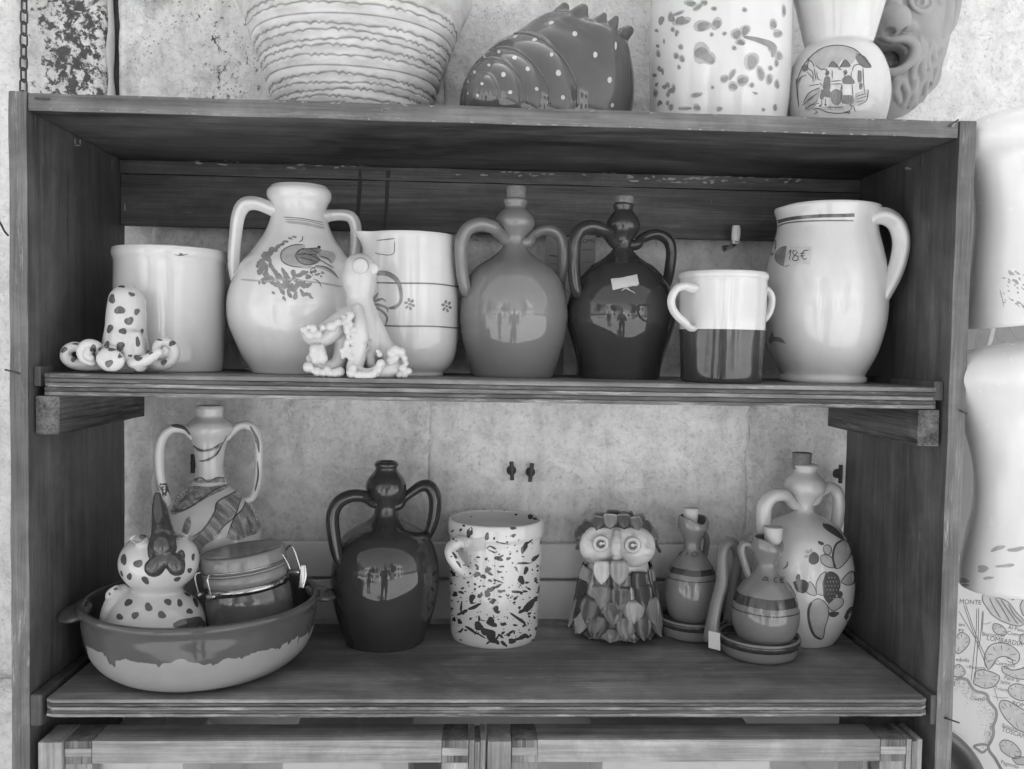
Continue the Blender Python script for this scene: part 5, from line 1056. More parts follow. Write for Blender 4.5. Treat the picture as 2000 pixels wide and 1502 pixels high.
# conch shell
Y = .150; s = mpp(.14)
con = thing('conch_shell', (at(1080, 200, Y).x, Y, ZT), 'glossy dark pottery conch shell with white dots and a row of spines', 'ornament')
a, b2 = at(900, 260, .15), at(1250, -10, .15)
cl = Clay((a.x-.01, .0, ZT), (b2.x+.015, .31, b2.z+.01), .0017)
def el(px, py, Yc, rx, ry, rz, k=.0018, rot=None):
    q = at(px, py, Yc); m_ = mpp(Yc); cl.ell(q, (rx*m_, ry, rz*m_), k, rot=rot)
el(1088, 210, .178, 142, .100, 168, .004)
el(1028, 214, .148, 116, .090, 142, .0006); el(990, 212, .124, 91, .083, 113, .0006); el(968, 208, .100, 70, .074, 90, .0006); el(948, 199, .068, 44, .052, 55, .0006)
el(1160, 160, .185, 72, .088, 112, .02)
def spine(P, k=.018): cl.chain([P3(*q) for q in P], 10, k)
spine([(1075, 62, .150, 28), (1092, 34, .148, 17), (1103, 14, .147, 9)]); spine([(1112, 60, .135, 28), (1130, 32, .130, 18), (1139, 17, .129, 10)]); spine([(1150, 75, .125, 24), (1170, 46, .122, 13), (1180, 30, .120, 6)]); spine([(1176, 85, .125, 22), (1195, 52, .122, 12), (1203, 36, .121, 6)]); spine([(1190, 100, .150, 24), (1215, 70, .150, 15), (1228, 60, .150, 10)])
cl.cut((0, 0, ZT+.0004), (0, 0, -1))
sb = cl.mesh('shell', MAT['shell'], con)
k_ = 350/2000; bs = bvh_of(sb)
for L, r_ in (([(165, 870), (200, 825), (270, 812), (340, 860), (390, 940), (415, 1050), (418, 1150)], .0012), ([(190, 690), (280, 660), (380, 655), (500, 700), (600, 790), (690, 900), (730, 1000), (745, 1150)], .0016), ([(330, 560), (430, 535), (560, 545), (700, 610), (830, 730), (930, 860), (985, 980), (990, 1160)], .0018), ([(390, 440), (480, 400), (620, 375), (760, 380), (900, 440), (1050, 550), (1170, 690), (1260, 850), (1300, 960), (1305, 1180)], .0020)):
    Q = spline(np.array(L, float), 60); pts_ = []
    for x, y in Q:
        h_ = bs.ray_cast(CAM, ray(900+x*k_, y*k_).normalized())
        if h_[0] is not None and (not pts_ or (h_[0]-pts_[-1]).length < .02): pts_.append(h_[0]-h_[1]*.0003)
    tube('whorl_ridge', pts_, r_, MAT['shell'], con, n=90, seg=10)
p = Paint(sb)
for x, y, a, b2 in [(1010, 255, 36, 21), (750, 260, 30, 13), (515, 350, 28, 16), (610, 410, 32, 15), (822, 445, 32, 21), (1272, 378, 33, 31), (1500, 612, 28, 37), (1012, 610, 24, 26), (1088, 815, 33, 40), (1138, 1088, 27, 28), (1660, 893, 26, 42), (425, 580, 22, 21), (600, 645, 28, 27), (745, 770, 26, 30), (845, 993, 24, 24), (285, 560, 14, 30), (265, 632, 11, 20), (315, 728, 19, 18), (475, 833, 30, 31), (550, 1030, 26, 26), (155, 806, 19, 22), (85, 912, 11, 22), (237, 936, 20, 19), (187, 1064, 18, 20), (80, 1042, 6, 17), (425, 450, 24, 9), (1728, 510, 14, 50), (1690, 1175, 22, 26)]:
    p.blob(900+x*k_, y*k_, a*k_*.88, b2*k_*.88, -25 if (a > b2*1.5) else 0, .06, 14)
p.around((parent_loc(con).x+.01, .175), ZT+.015, ZT+.12, 16, .0035, .0045, .15, math.pi-.15, 1.1, random.Random(8)); p.done('painted_dot', MAT['dot'], con, True)

# tall speckled vase
Yv = .150
vs_, b = vessel('spotted_vase', 'tall white vase blotched with soft grey spots on top of the unit', 'vase', 1405, Yv, [(-90, 90), (-60, 124), (-30, 133), (0, 134), (60, 135), (130, 134.5), (190, 132), (225, 129), (250, 127), (262, 122)], ZT, MAT['white'], depth=.05, seed=15)
p = Paint(b, eps=.0005); ph_ = Paint(b, eps=.0003); kk = 700/2000
for x, y, a, c_, g in [(205, 145, 50, 27, -15), (285, 132, 26, 32, 20), (92, 120, 46, 20, -12), (28, 95, 14, 26, 10), (200, 295, 46, 52, 0), (240, 325, 36, 36, 0), (478, 342, 40, 44, 0), (395, 190, 26, 32, 0), (442, 170, 26, 30, 10), (418, 236, 24, 18, 0), (530, 410, 22, 36, -10), (578, 442, 18, 28, 0), (430, 448, 34, 26, -15), (375, 482, 26, 24, 0), (370, 415, 14, 34, 25), (328, 440, 24, 20, 0), (600, 135, 20, 26, 0), (625, 188, 26, 20, 0), (172, 530, 34, 12, -10), (175, 600, 20, 18, 0), (300, 608, 18, 12, 0), (85, 262, 12, 16, 0), (60, 312, 16, 16, 0), (92, 328, 14, 20, 0), (12, 475, 12, 16, 0), (45, 495, 10, 24, 0), (15, 525, 10, 18, 0), (30, 598, 14, 18, 0), (590, 265, 18, 22, 0), (630, 310, 20, 24, 0), (618, 352, 12, 20, 0), (440, 55, 14, 12, 0), (140, 20, 32, 18, 10), (215, 15, 20, 16, 0), (70, 75, 34, 10, -20), (328, 188, 12, 11, 0), (257, 193, 11, 10, 0), (382, 268, 13, 12, 0), (500, 520, 14, 6, 20), (480, 475, 12, 14, 0), (262, 488, 9, 8, 0), (75, 375, 10, 12, 0), (108, 605, 40, 9, 0), (545, 612, 10, 9, 0), (610, 600, 10, 20, 0), (620, 470, 12, 26, 0), (585, 380, 11, 14, 0), (660, 60, 10, 30, 0), (40, 165, 10, 14, 0), (65, 178, 10, 10, 0), (180, 40, 30, 14, -30), (270, 48, 14, 12, 0), (12, 575, 8, 14, 0), (-8, 230, 4, 14, 0), (-15, 400, 6, 18, 0), (-40, 300, 10, 20, 0), (-55, 520, 12, 20, 0), (-60, 420, 12, 10, 0)]:
    ph_.blob(1300+x*kk, y*kk, a*kk*1.08+.6, c_*kk*1.08+.6, g, .10, 14); p.blob(1300+x*kk+a*kk*.06, y*kk+c_*kk*.08, a*kk*.78, c_*kk*.78, g, .16, 14)
p.stroke([(1300+430*kk, 205*kk), (1300+520*kk, 225*kk), (1300+600*kk, 262*kk), (1300+595*kk, 320*kk)], [5, 10, 13, 6])
for x, y, a in [(1289, 135, 6), (1283, 165, 4), (1290, 200, 5), (1298, 170, 5), (1310, 177, 6), (1285, 90, 4), (1292, 40, 8), (1283, 60, 4), (1312, 35, 8), (1330, 40, 10), (1322, 66, 5), (1287, 203, 4)]: p.blob(x, y, a*.8, a, 0, .2, 10)
p.around(parent_loc(vs_), ZT+.01, ZT+.22, 60, .002, .011, .12, math.pi-.12, 1.5, random.Random(5)); p.done('painted_blotch', MAT['wash'], vs_, True); ph_.done('glaze_halo', MAT['halo'], vs_, True)

# printed souvenir vase
Ys = .135
pv, b = vessel('printed_vase', 'cream vase with a printed village scene of a couple carrying a jar', 'vase', 1638, Ys, [(-90, 118), (-40, 98), (0, 85), (40, 74), (66, 67), (76, 64), (82, 63), (88, 68), (97, 76), (110, 84), (130, 92), (150, 96.5), (170, 98), (195, 96), (220, 90), (245, 79), (258, 70)], ZT, MAT['cream'], depth=.05, seed=16)
def V_(L): return [(1300+x*kk, y*kk) for x, y in L]
p = Paint(b); p.fill(V_([(790, 330), (860, 275), (960, 255), (1050, 275), (1070, 300), (1030, 360), (990, 330), (950, 380), (920, 350), (880, 390), (840, 370)])); p.fill(V_([(730, 440), (760, 430), (745, 480), (740, 570), (728, 520)])); p.fill(V_([(770, 570), (800, 520), (860, 490), (850, 560), (830, 600), (790, 620)])); p.fill(V_([(1060, 520), (1130, 500), (1120, 560), (1070, 590), (1000, 590), (1050, 560)])); p.fill(V_([(840, 610), (900, 590), (1000, 590), (1050, 585), (1020, 610), (930, 615)])); p.done('printed_sky', MAT['pale'], pv, True)
p = Paint(b, eps=.0005)
for q in ([(880, 470), (890, 430), (915, 430), (920, 470), (915, 500), (880, 495)], [(870, 500), (915, 500), (918, 545), (885, 540), (880, 555), (862, 550)], [(895, 400), (908, 398), (912, 415), (900, 425), (890, 415)], [(1070, 300), (1110, 320), (1148, 375), (1100, 375), (1060, 325)], [(905, 375), (935, 345), (965, 375)], [(970, 375), (1000, 335), (1030, 372)], [(1072, 395), (1090, 395), (1092, 460), (1074, 458)], [(760, 370), (785, 360), (795, 390), (770, 400)], [(990, 400), (1005, 390), (1015, 405), (1000, 420)], [(985, 440), (1020, 420), (1045, 440), (1055, 465), (1020, 470), (990, 465)], [(990, 530), (1045, 535), (1045, 578), (985, 575)], [(1080, 465), (1098, 465), (1094, 500), (1082, 498)], [(920, 515), (950, 500), (985, 515), (985, 545), (968, 583), (938, 583), (922, 550)]): p.fill(V_(q), grid=4)
p.done('printed_figure', MAT['line'], pv, True)
p = Paint(b, eps=.0007)
for q in ([(730, 440), (738, 520), (745, 600)], [(790, 330), (820, 350), (830, 380)], [(830, 380), (840, 450)], [(1065, 300), (1110, 320), (1148, 378)], [(1040, 400), (1050, 370), (1080, 360), (1120, 380)], [(905, 375), (935, 345), (970, 380), (1000, 335), (1035, 372)], [(870, 555), (872, 585), (855, 597)], [(895, 545), (892, 580), (898, 590)], [(860, 460), (875, 480)], [(985, 470), (975, 510)], [(985, 470), (980, 560)], [(1040, 470), (1045, 540)], [(922, 520), (950, 500), (985, 518)], [(840, 365), (870, 390), (885, 385), (900, 400)], [(790, 400), (825, 440)], [(820, 610), (850, 605), (900, 625), (960, 632), (1010, 625), (1040, 600), (1025, 585), (1045, 590), (1058, 625)], [(830, 612), (850, 625), (825, 635)], [(1000, 415), (1000, 440)], [(895, 400), (905, 396), (915, 408)], [(800, 480), (860, 470)], [(760, 590), (830, 540)], [(780, 610), (850, 560)], [(735, 470), (760, 430), (790, 420)], [(800, 330), (795, 380), (820, 400), (825, 460)], [(845, 400), (850, 440), (870, 450)], [(930, 390), (930, 440)], [(960, 385), (985, 390)], [(900, 380), (900, 395)], [(1100, 378), (1105, 470), (1110, 520)], [(1035, 400), (1035, 440)], [(920, 455), (980, 450)], [(920, 470), (985, 468)], [(990, 540), (1045, 545)], [(990, 552), (1045, 556)], [(985, 565), (1043, 568)], [(1003, 530), (1000, 576)], [(1020, 532), (1018, 578)], [(1036, 534), (1034, 577)], [(1060, 540), (1120, 520)], [(1065, 555), (1125, 535)], [(1060, 570), (1110, 560)], [(790, 560), (850, 520)], [(800, 590), (860, 575)], [(900, 600), (990, 598)], [(770, 575), (800, 520), (860, 490)], [(1130, 500), (1120, 560), (1070, 590)], [(728, 470), (775, 360), (860, 278), (960, 254), (1060, 280), (1140, 370)]): p.stroke(V_(q), 1.6, 3)
for q in ([(997, 622), (999, 633)], [(1006, 620), (1009, 633)], [(1020, 616), (1014, 624), (1020, 633), (1028, 626), (1022, 616)]): p.stroke(V_(q), 2, 1.5)
for x, y in ((903, 410), (1005, 410), (865, 590), (893, 584), (1088, 480)): p.blob(*V_([(x, y)])[0], 2.2)
p.done('printed_line', MAT['ink'], pv)

# theatre mask on the wall
Ym_ = .325
mk = thing('theatre_mask', (at(1745, 60, Ym_).x, Ym_, at(1745, 60, Ym_).z), 'grey clay theatre mask with open mouth and curly beard hanging on the wall', 'mask')
a, b2 = at(1600, 262, Ym_), at(1895, -160, Ym_)
cl = Clay((a.x, .195, a.z), (b2.x, .336, b2.z), .0018); s = mpp(.30)
C_ = at(1742, 15, .335); AX, AZ, AY = 118*s, 222*s, .075
cl.ell(C_, (AX, AY, AZ))
def sy(px, py):
    q = at(px, py, .29); u, v = (q.x-C_.x)/AX, (q.z-C_.z)/AZ; return .335-AY*math.sqrt(max(.02, 1-u*u-v*v))
def ch(L, r, k=.006, n=14, dy=0):
    cl.chain([P3(x, y, sy(x, y)+dy, r if np.isscalar(r) else r[i]) for i, (x, y) in enumerate(L)], n, k)
cl.ell(at(1745, 40, .250), (30*s, .030, 28*s), k=.010); cl.ell(at(1772, 52, .262), (15*s, .018, 15*s), k=.006); cl.ell(at(1716, 52, .262), (15*s, .018, 15*s), k=.006); ch([(1745, -60), (1746, -20), (1746, 20)], [12, 13, 16], .01, dy=-.008)
cl.ell(at(1760, 60, .248), (8*s, .012, 6*s), k=.003, op='sub'); cl.ell(at(1736, 62, .246), (10*s, .012, 7*s), k=.003, op='sub')
ch([(1690, 60), (1712, 70), (1738, 84), (1764, 76), (1784, 86), (1785, 106), (1772, 124), (1746, 138), (1716, 132), (1697, 108), (1690, 80), (1690, 60)], 11, .006, 40, -.004)
for x, y, r in ((1710, 90, 15), (1727, 105, 20), (1745, 111, 20), (1754, 107, 17)):
    q = at(x, y, .27); cl.seg((q.x-.006, .20, q.z), (q.x+.006, .35, q.z), r*s, r*s, k=.006, op='sub')
ch([(1778, 2), (1785, -10), (1800, -14), (1815, -6), (1820, 8), (1812, 18), (1798, 22), (1784, 14), (1778, 2)], 4.5, .002, 30, -.005); cl.ell(at(1799, 4, sy(1799, 6)+.0), (13*s, .008, 12*s), k=.001); cl.ell(at(1799, 4, sy(1799, 6)-.006), (5*s, .004, 5*s), k=.001, op='sub'); ch([(1770, -22), (1795, -32), (1825, -20), (1835, 5)], 8, .006, 14, -.003)
cl.ell(at(1806, 52, sy(1806, 52)+.004), (22*s, .014, 24*s), k=.012); ch([(1782, 50), (1795, 62), (1797, 85), (1796, 110)], 6, .006, 14)
ch([(1838, -40), (1848, 0), (1846, 40), (1838, 68)], [16, 15, 14, 9], .006, 14, .004); ch([(1856, -60), (1866, -10), (1858, 40), (1846, 70)], [12, 12, 12, 8], .004, 14, .014)
rgm = random.Random(4)
def okp(x, y):
    q = at(x, y, .29); return ((q.x-C_.x)/AX)**2+((q.z-C_.z)/AZ)**2 < .95
for i in range(13):
    x0 = 1690+i*13.0; y0 = 156 if x0 < 1790 else 100; x1 = 1745+(x0-1745)*.45; y1 = 240-abs(x0-1745)*.32; L = []
    for k in range(8):
        q = k/7; pt = (x0+(x1-x0)*q**1.3+6*math.sin(q*7+i*1.9), y0+(y1-y0)*q)
        if okp(*pt): L.append(pt)
    if len(L) > 3: ch(L, [rgm.uniform(6.5, 9)*(1-.35*k/8) for k in range(len(L))], .003, 20, .0005)
for i in range(3):
    L = [q for q in [(1802+i*11+4*math.sin(k*1.3+i*2), 84+i*3+k*14) for k in range(6)] if okp(*q)]
    if len(L) > 3: ch(L, [6, 7, 7, 6, 5.5, 4.5][:len(L)], .003, 16, .0)
cl.ell((C_.x, .345, C_.z), (AX-.014, AY-.022, AZ-.014), k=.004, op='sub'); cl.cut((0, .3355, 0), (0, 1, 0))
cl.mesh('face', MAT['clay'], mk)

# the edge of something white hanging at the top left
t = thing('hanging_plate', at(300, -40, .30), 'rim of a small white plate hanging on the wall above the shelf unit', 'plate')
c = at(292, -46, .318); r = 54*mpp(.318)
lathe('plate', [(0, c.z-.003), (r*.6, c.z-.003), (r*.95, c.z+.004), (r, c.z+.008), (r*.97, c.z+.010), (r*.6, c.z+.002), (0, c.z+.001)], (c.x, c.y), MAT['cream'], t, seg=90, tilt=((c.x, c.y, c.z), Matrix.Rotation(R(84), 4, 'X')))
p = Paint(*t.children); p.stroke([(312, 4), (316, -2), (322, -8)], 2); p.stroke([(318, 6), (322, 0), (328, -6)], 2); p.stroke([(262, -8), (285, 2), (305, 0)], 5); p.done('painted_stroke', MAT['wash'], t)

# ---- right of the unit ----------------------------------------------------
def bell(label, px, Y, R_, tilt, py0, spots, zt):
    c = at(px, py0, Y); P = [(hw*mpp(Y), at(px, py, Y).z) for py, hw in R_][::-1]
    t = thing('ceramic_bell', (c.x, c.y, P[0][1]), label, 'lampshade', 'white ceramic shades hanging right of the shelf unit')
    P2 = spline(np.array(P), 70); ins = [(max(q[0]-.004, 0), q[1]+.003) for q in P2][::-1]
    prof = [(P2[0][0]-.004, P2[0][1]+.003), (P2[0][0]-.002, P2[0][1]-.001)]+[tuple(q) for q in P2]
    b = lathe('shade', prof, (c.x, c.y), MAT['shade'], t, seg=120, fine=False, wob=.001, tilt=((c.x, c.y, c.z), Matrix.Rotation(R(tilt), 4, 'Y')))
    return t, b
t, b = bell('large white glazed ceramic shade hanging above another beside the shelf unit', 2010, .045, [(212, 10), (215, 50), (222, 92), (236, 118), (255, 132), (275, 132), (290, 124), (300, 112), (308, 107), (330, 102), (370, 97), (430, 101), (490, 114), (545, 124), (590, 131), (626, 136)], -9, 430, 0, 0)
p = Paint(b); rs = random.Random(3)
for i in range(34): p.blob(1960+rs.random()*44, 530+rs.random()*70, rs.uniform(1, 5), rs.uniform(.8, 2.2), 50, .3, 8)
p.blob(1984, 550, 6, 4, 30, .3); p.blob(1976, 533, 6, 2.5, 40, .3); p.blob(1961, 543, 4, 1.5, 10); p.stroke([(1953, 565), (1958, 585), (1961, 600)], 2); p.done('painted_tuft', MAT['pale'], t)
t, b = bell('large white glazed ceramic shade with leaf marks round its hem, hanging above the map poster', 1994, .03, [(668, 10), (672, 60), (682, 100), (700, 120), (722, 128), (745, 122), (770, 110), (810, 96), (870, 87), (920, 88), (980, 100), (1040, 121), (1085, 136), (1128, 147)], -11, 900, 0, 0)
p = Paint(b)
for x, y, a, c_, g in ((1949, 1071, 13, 5, -25), (1985, 1073, 15, 5, -5), (1920, 1111, 13, 6, 0), (1964, 1105, 16, 4, -5), (1930, 1129, 12, 2.6, -12), (1884, 1134, 12, 4, 10), (1886, 1143, 10, 2, 0)): p.blob(x, y, a, c_, g, .25, 12)
p.done('painted_leaf', MAT['pale'], t, True)
# decorated panel behind and between the shades
c0, c1 = at(1872, 600, .30), at(2080, 790, .30)
t = thing('painted_panel', ((c0.x+c1.x)/2, .30, c1.z), 'grey painted panel with dark leaf bands between the two white shades', 'panel')
bx = box('board', (c0.x, .30, c1.z-.25), (c1.x, .308, c0.z+.26), matte('panel grey', .26, .6, .08), t, .002)
p = Paint(bx); p.fill([(1918, 625), (1940, 620), (1936, 650), (1928, 680), (1908, 700), (1905, 670)]); p.fill([(1962, 625), (1985, 615), (2000, 640), (2010, 690), (1985, 660), (1970, 640)]); p.stroke([(1952, 625), (1947, 650), (1962, 672), (1985, 690)], [6, 8, 7, 5]); p.done('painted_leaf_band', MAT['line'], t, True)
p = Paint(bx, eps=.0005); p.stroke([(1944, 622), (1936, 660), (1928, 682)], [6, 8, 5]); p.stroke([(1995, 612), (2003, 640)], 8); p.done('painted_edge', MAT['pale'], t, True)

# bread map poster
Yp_ = .318
c0, c1 = at(1740, 1085, Yp_), at(2140, 1640, Yp_)
t = thing('map_poster', ((c0.x+c1.x)/2, Yp_, c1.z), 'printed poster map of regional breads with place names on the wall', 'poster')
bx = box('sheet', (W+.004, Yp_, c1.z), (c1.x, Yp_+.003, c0.z), matte('poster paper', .60, .55, .03, 20, .05), t, .0004)
def K(L, ox=1840, oy=1220, f=160/852): return [(ox+x*f, oy+y*f) for x, y in L]
p = Paint(bx)
p.stroke(K([(130, 575), (190, 560), (260, 575), (300, 640), (350, 690), (460, 725), (490, 800), (560, 890), (560, 980), (530, 1060), (535, 1130), (510, 1210), (480, 1260), (490, 1310), (550, 1390), (600, 1480), (640, 1540)]), 6, 4); p.stroke(K([(480, 1250), (400, 1245), (330, 1265), (370, 1300), (420, 1330), (470, 1290)]), 5, 4)
p.stroke([(1967, 1124), (1972, 1140), (1978, 1172)], [5, 6, 8], 4); p.stroke([(1976, 1172), (1990, 1160), (2005, 1152), (2030, 1150)], 6, 4); p.done('printed_coast', MAT['line'], t, True)
p = Paint(bx)
pf = Paint(bx, eps=.0002)
def bread(L, n_=0):
    q = K(L); p.stroke(q+q[:1], 1.9, 2); pf.fill(q)
    cx, cy = np.mean(q, 0)
    for i in range(0, len(q)-1):
        a_ = np.array(q[i])*.85+np.array((cx, cy))*.15; b_ = np.array(q[i])*.45+np.array((cx, cy))*.55; p.stroke([a_, (a_+b_)/2+rng.normal(0, .8, 2), b_], [2.2, 1.4, .7], 2)
bread([(480, 470), (445, 400), (450, 300), (510, 210), (620, 190), (720, 220), (800, 300), (795, 380), (740, 410), (720, 360), (640, 330), (560, 360), (520, 430)])
bread([(620, 440), (660, 435), (720, 470), (820, 460), (900, 430), (910, 560), (780, 560), (690, 530), (630, 490)]); bread([(690, 650), (760, 615), (860, 640), (900, 720), (850, 790), (740, 760), (690, 700)]); bread([(590, 830), (620, 790), (700, 800), (800, 860), (900, 930), (930, 1130), (800, 1100), (680, 1000), (610, 900)]); bread([(595, 1240), (640, 1200), (740, 1230), (820, 1330), (790, 1390), (700, 1370), (620, 1310)]); bread([(725, 1390), (800, 1370), (900, 1400), (900, 1450), (780, 1450)])
bread([(150, 120), (200, 80), (270, 120), (285, 180), (240, 250), (160, 300), (110, 200)]); bread([(130, 430), (180, 415), (240, 490), (200, 540), (120, 530)]); bread([(330, 560), (350, 490), (430, 470), (590, 530), (590, 580), (540, 640), (440, 660), (330, 610)]); bread([(520, 40), (540, -10), (620, 10), (670, 80), (640, 110), (560, 90)]); bread([(800, 150), (830, 100), (900, 110), (900, 200), (820, 190)])
def K2(L): return K(L, 1850, 960, 150/805)
def bread2(L):
    q = K2(L); p.stroke(q+q[:1], 1.9, 2); pf.fill(q)
bread2([(370, 1085), (420, 1075), (530, 1110), (640, 1160), (720, 1260), (810, 1370), (760, 1410), (600, 1370), (480, 1300), (410, 1210), (370, 1140)]); bread2([(395, 960), (470, 930), (570, 920), (580, 990), (520, 1050), (440, 1050), (400, 1010)]); bread2([(760, 1200), (800, 1130), (860, 1130), (860, 1300), (800, 1300)])
for L in ([(440, 1110), (480, 1200), (560, 1330)], [(500, 1110), (560, 1200), (660, 1370)], [(560, 1130), (640, 1250), (740, 1390)], [(640, 1180), (700, 1290), (790, 1380)], [(470, 940), (500, 990), (460, 1040)]): p.stroke(K2(L), 2.4, 3)
for L in ([(170, 1180), (280, 1500), (400, 1800), (420, 1850)], [(190, 1175), (300, 1500), (430, 1800)], [(120, 1250), (280, 1520)], [(310, 1220), (300, 1500), (270, 1800), (250, 1990)], [(330, 1215), (325, 1500), (290, 1990)], [(370, 1250), (350, 1500), (330, 1650)], [(380, 1255), (365, 1480)]): p.stroke(K2(L), 1.3, 4)
for a_, b_ in (((1990, 1150), (1957, 1145)), ((1957, 1145), (1950, 1165)), ((1918, 1218), (1936, 1215)), ((1940, 1340), (1949, 1370)), ((1938, 1360), (1970, 1362)), ((1886, 1302), (1896, 1300))): p.stroke([a_, ((a_[0]+b_[0])/2+1, (a_[1]+b_[1])/2+2), b_], 1, 3)
for L, tx, sz, g, bd in (((1895, 1176), 'MONTE', 13, 3, .01), ((1962, 1252), 'LOMBARDIA', 13.5, 10, .01), ((1963, 1297), 'Cornetti', 12, 9, 0), ((1909, 1304), 'Focaccia', 10, 4, 0), ((1976, 1326), 'Pane al', 11.5, 12, 0), ((1964, 1333), 'latte', 11.5, 8, 0), ((1955, 1346), 'Triora', 10.5, 9, 0), ((1990, 1376), 'ROM', 13, 12, .01), ((1911, 1365), 'Chiavari', 10.5, 3, 0), ((1972, 1421), 'Sciocco', 11, 18, 0), ((1984, 1433), 'TOSCANA', 13, 18, .01), ((1972, 1493), 'Pagnotta', 11, 16, 0), ((1988, 1229), 'Al Panor', 11.5, 12, 0), ((1980, 1238), 'Como', 11, 10, 0), ((1940, 1240), 'Bocconcini', 10.5, 5, 0), ((1880, 1289), 'mbella', 10.5, 3, 0), ((1878, 1220), 'sini', 10, 5, 0), ((1877, 1230), 'ata', 10, 4, 0)): p.text(tx, L[0], L[1], sz, g, .95, 0, bd)
for x, y in ((60, 0), (90, 0), (120, 0)): pass
for (ix, iy) in [(x, y) for x in range(375, 480, 26) for y in range(530, 640, 34)]: p.blob(*K([(ix+(iy-530)*-.3, iy)])[0], .9, .9, 0, .1, 6)
rs = random.Random(9)
CO = K([(130, 575), (190, 560), (260, 575), (300, 640), (350, 690), (460, 725), (490, 800), (560, 890), (560, 980), (530, 1060), (535, 1130), (510, 1210)])
for _ in range(420):
    i = rs.randrange(len(CO)-1); q = rs.random(); d = 5+abs(rs.gauss(0, 12)); x = CO[i][0]*(1-q)+CO[i+1][0]*q-d*.75; y = CO[i][1]*(1-q)+CO[i+1][1]*q+d*.65
    if 1858 < x < 1945: p.blob(x, y, .75, .55, 0, 0, 6)
pf.done('printed_bread_tone', MAT['pale'], t, True); p.done('printed_bread', matte('print ink', .14, .6, .1), t)
# dark bowl leaning beside the unit under the poster
c = at(1822, 1532, .262); r = 118*mpp(.262)
t = thing('dark_bowl', (c.x, .262, c.z-.09), 'dark bowl with a wide grey rim leaning against the wall below the map poster', 'bowl')
lathe('bowl', [(0, c.z-.045), (r*.5, c.z-.045), (r*.8, c.z-.03), (r*.96, c.z-.006), (r, c.z), (r*.97, c.z+.003), (r*.88, c.z+.001), (r*.82, c.z-.004), (r*.7, c.z-.025), (r*.4, c.z-.036), (0, c.z-.037)], (c.x, c.y), MAT['dpot'], t, seg=110, tilt=((c.x, c.y, c.z), Matrix.Rotation(R(62), 4, 'X')))

# ------------------------------------------------------------------ across the street (mirrored in the glazes)
def house(x, y, w_, h_, label, v, seed):
    t = thing('village_house', (x, y, GROUND), label, 'house', 'white houses across the street'); rs = random.Random(seed); z = GROUND
    wm = matte('whitewash %d' % seed, v, .85, .05, 2, .1)
    box('wall', (x-w_/2, y-6, z), (x+w_/2, y, z+h_), wm, t, 0); box('parapet', (x-w_/2-.1, y-6.1, z+h_+.002), (x+w_/2+.1, y+.12, z+h_+.25), wm, t, .02)
    n = int(w_/2.4)
    for k in range(n):
        cx = x-w_/2+(k+.5)*w_/n; fl = [z+.0] + ([z+3.3] if h_ > 5 else [])
        for f_, z0 in enumerate(fl):
            if f_ == 0 and k % 2 == seed % 2:
                d = box('door', (cx-.5, y+.005, z0+.01), (cx+.5, y+.06, z0+2.2), MAT['board'], t, .01); box('handle', (cx+.35, y+.061, z0+1.0), (cx+.4, y+.1, z0+1.12), MAT['nailm'], d, .005)
            else:
                d = box('window', (cx-.45, y+.005, z0+1.0), (cx+.45, y+.05, z0+2.3), MAT['inside'], t, .01); box('sill', (cx-.55, y+.006, z0+.9), (cx+.55, y+.16, z0+.99), wm, d, .01); box('shutter', (cx-.80, y+.006, z0+1.0), (cx-.47, y+.05, z0+2.3), MAT['clay'], d, .01); box('shutter', (cx+.47, y+.006, z0+1.0), (cx+.80, y+.05, z0+2.3), MAT['clay'], d, .01)
house(-9, -17, 8, 6.6, 'two-storey whitewashed house across the street beside the gap', .75, 1); house(1.6, -19, 7, 3.6, 'low whitewashed house across the street facing the shelf unit', .8, 2); house(10.5, -16, 8, 6.8, 'two-storey pale house across the street at the far corner', .68, 3)
LEAF = matte('olive leaf', .07, .6, .3, 3, .1); BARK = matte('bark', .10, .9, .3, 12, .6)
def tree(x, y, h, r, label, seed):
    t = thing('street_tree', (x, y, GROUND), label, 'tree', 'trees along the street'); rs = np.random.default_rng(seed); top = Vector((x, y, GROUND+h))
    tube('trunk', [(x, y, GROUND), (x+.05, y, GROUND+h*.25), (x-.05, y+.05, GROUND+h*.5)], [.2, .15, .1], BARK, t, n=14, seg=12)
    for k in range(5):
        a = k*1.26; tube('limb', [(x-.05, y+.05, GROUND+h*.45), (x+.4*r*math.cos(a), y+.4*r*math.sin(a), GROUND+h*.62), (x+.7*r*math.cos(a), y+.7*r*math.sin(a), GROUND+h*.78)], [.09, .06, .02], BARK, t, n=10, seg=8)
    cen = [np.array((x, y, GROUND+h*.72))+rs.normal(0, 1, 3)*np.array((r*.42, r*.42, h*.12)) for _ in range(16)]; V = []; F = []
    for _ in range(5200):
        c = cen[rs.integers(16)]+rs.normal(0, 1, 3)*r*.20; u = rs.normal(0, 1, 3); u /= np.linalg.norm(u); v = np.cross(u, rs.normal(0, 1, 3)); v /= np.linalg.norm(v); a, b = .10, .05; n = len(V)
        V += [c-u*a, c+v*b, c+u*a, c-v*b]; F.append((n, n+1, n+2, n+3))
    mesh_obj('crown', V, F, LEAF, t, False)
tree(-4.2, -12.5, 5.2, 2.0, 'bushy dark tree across the street between two white houses', 1); tree(5.6, -13, 5.6, 2.2, 'broad dark tree across the street before the low white house', 2); tree(-12.5, -9, 6, 2.2, 'tall dark tree at the near end of the street', 3)

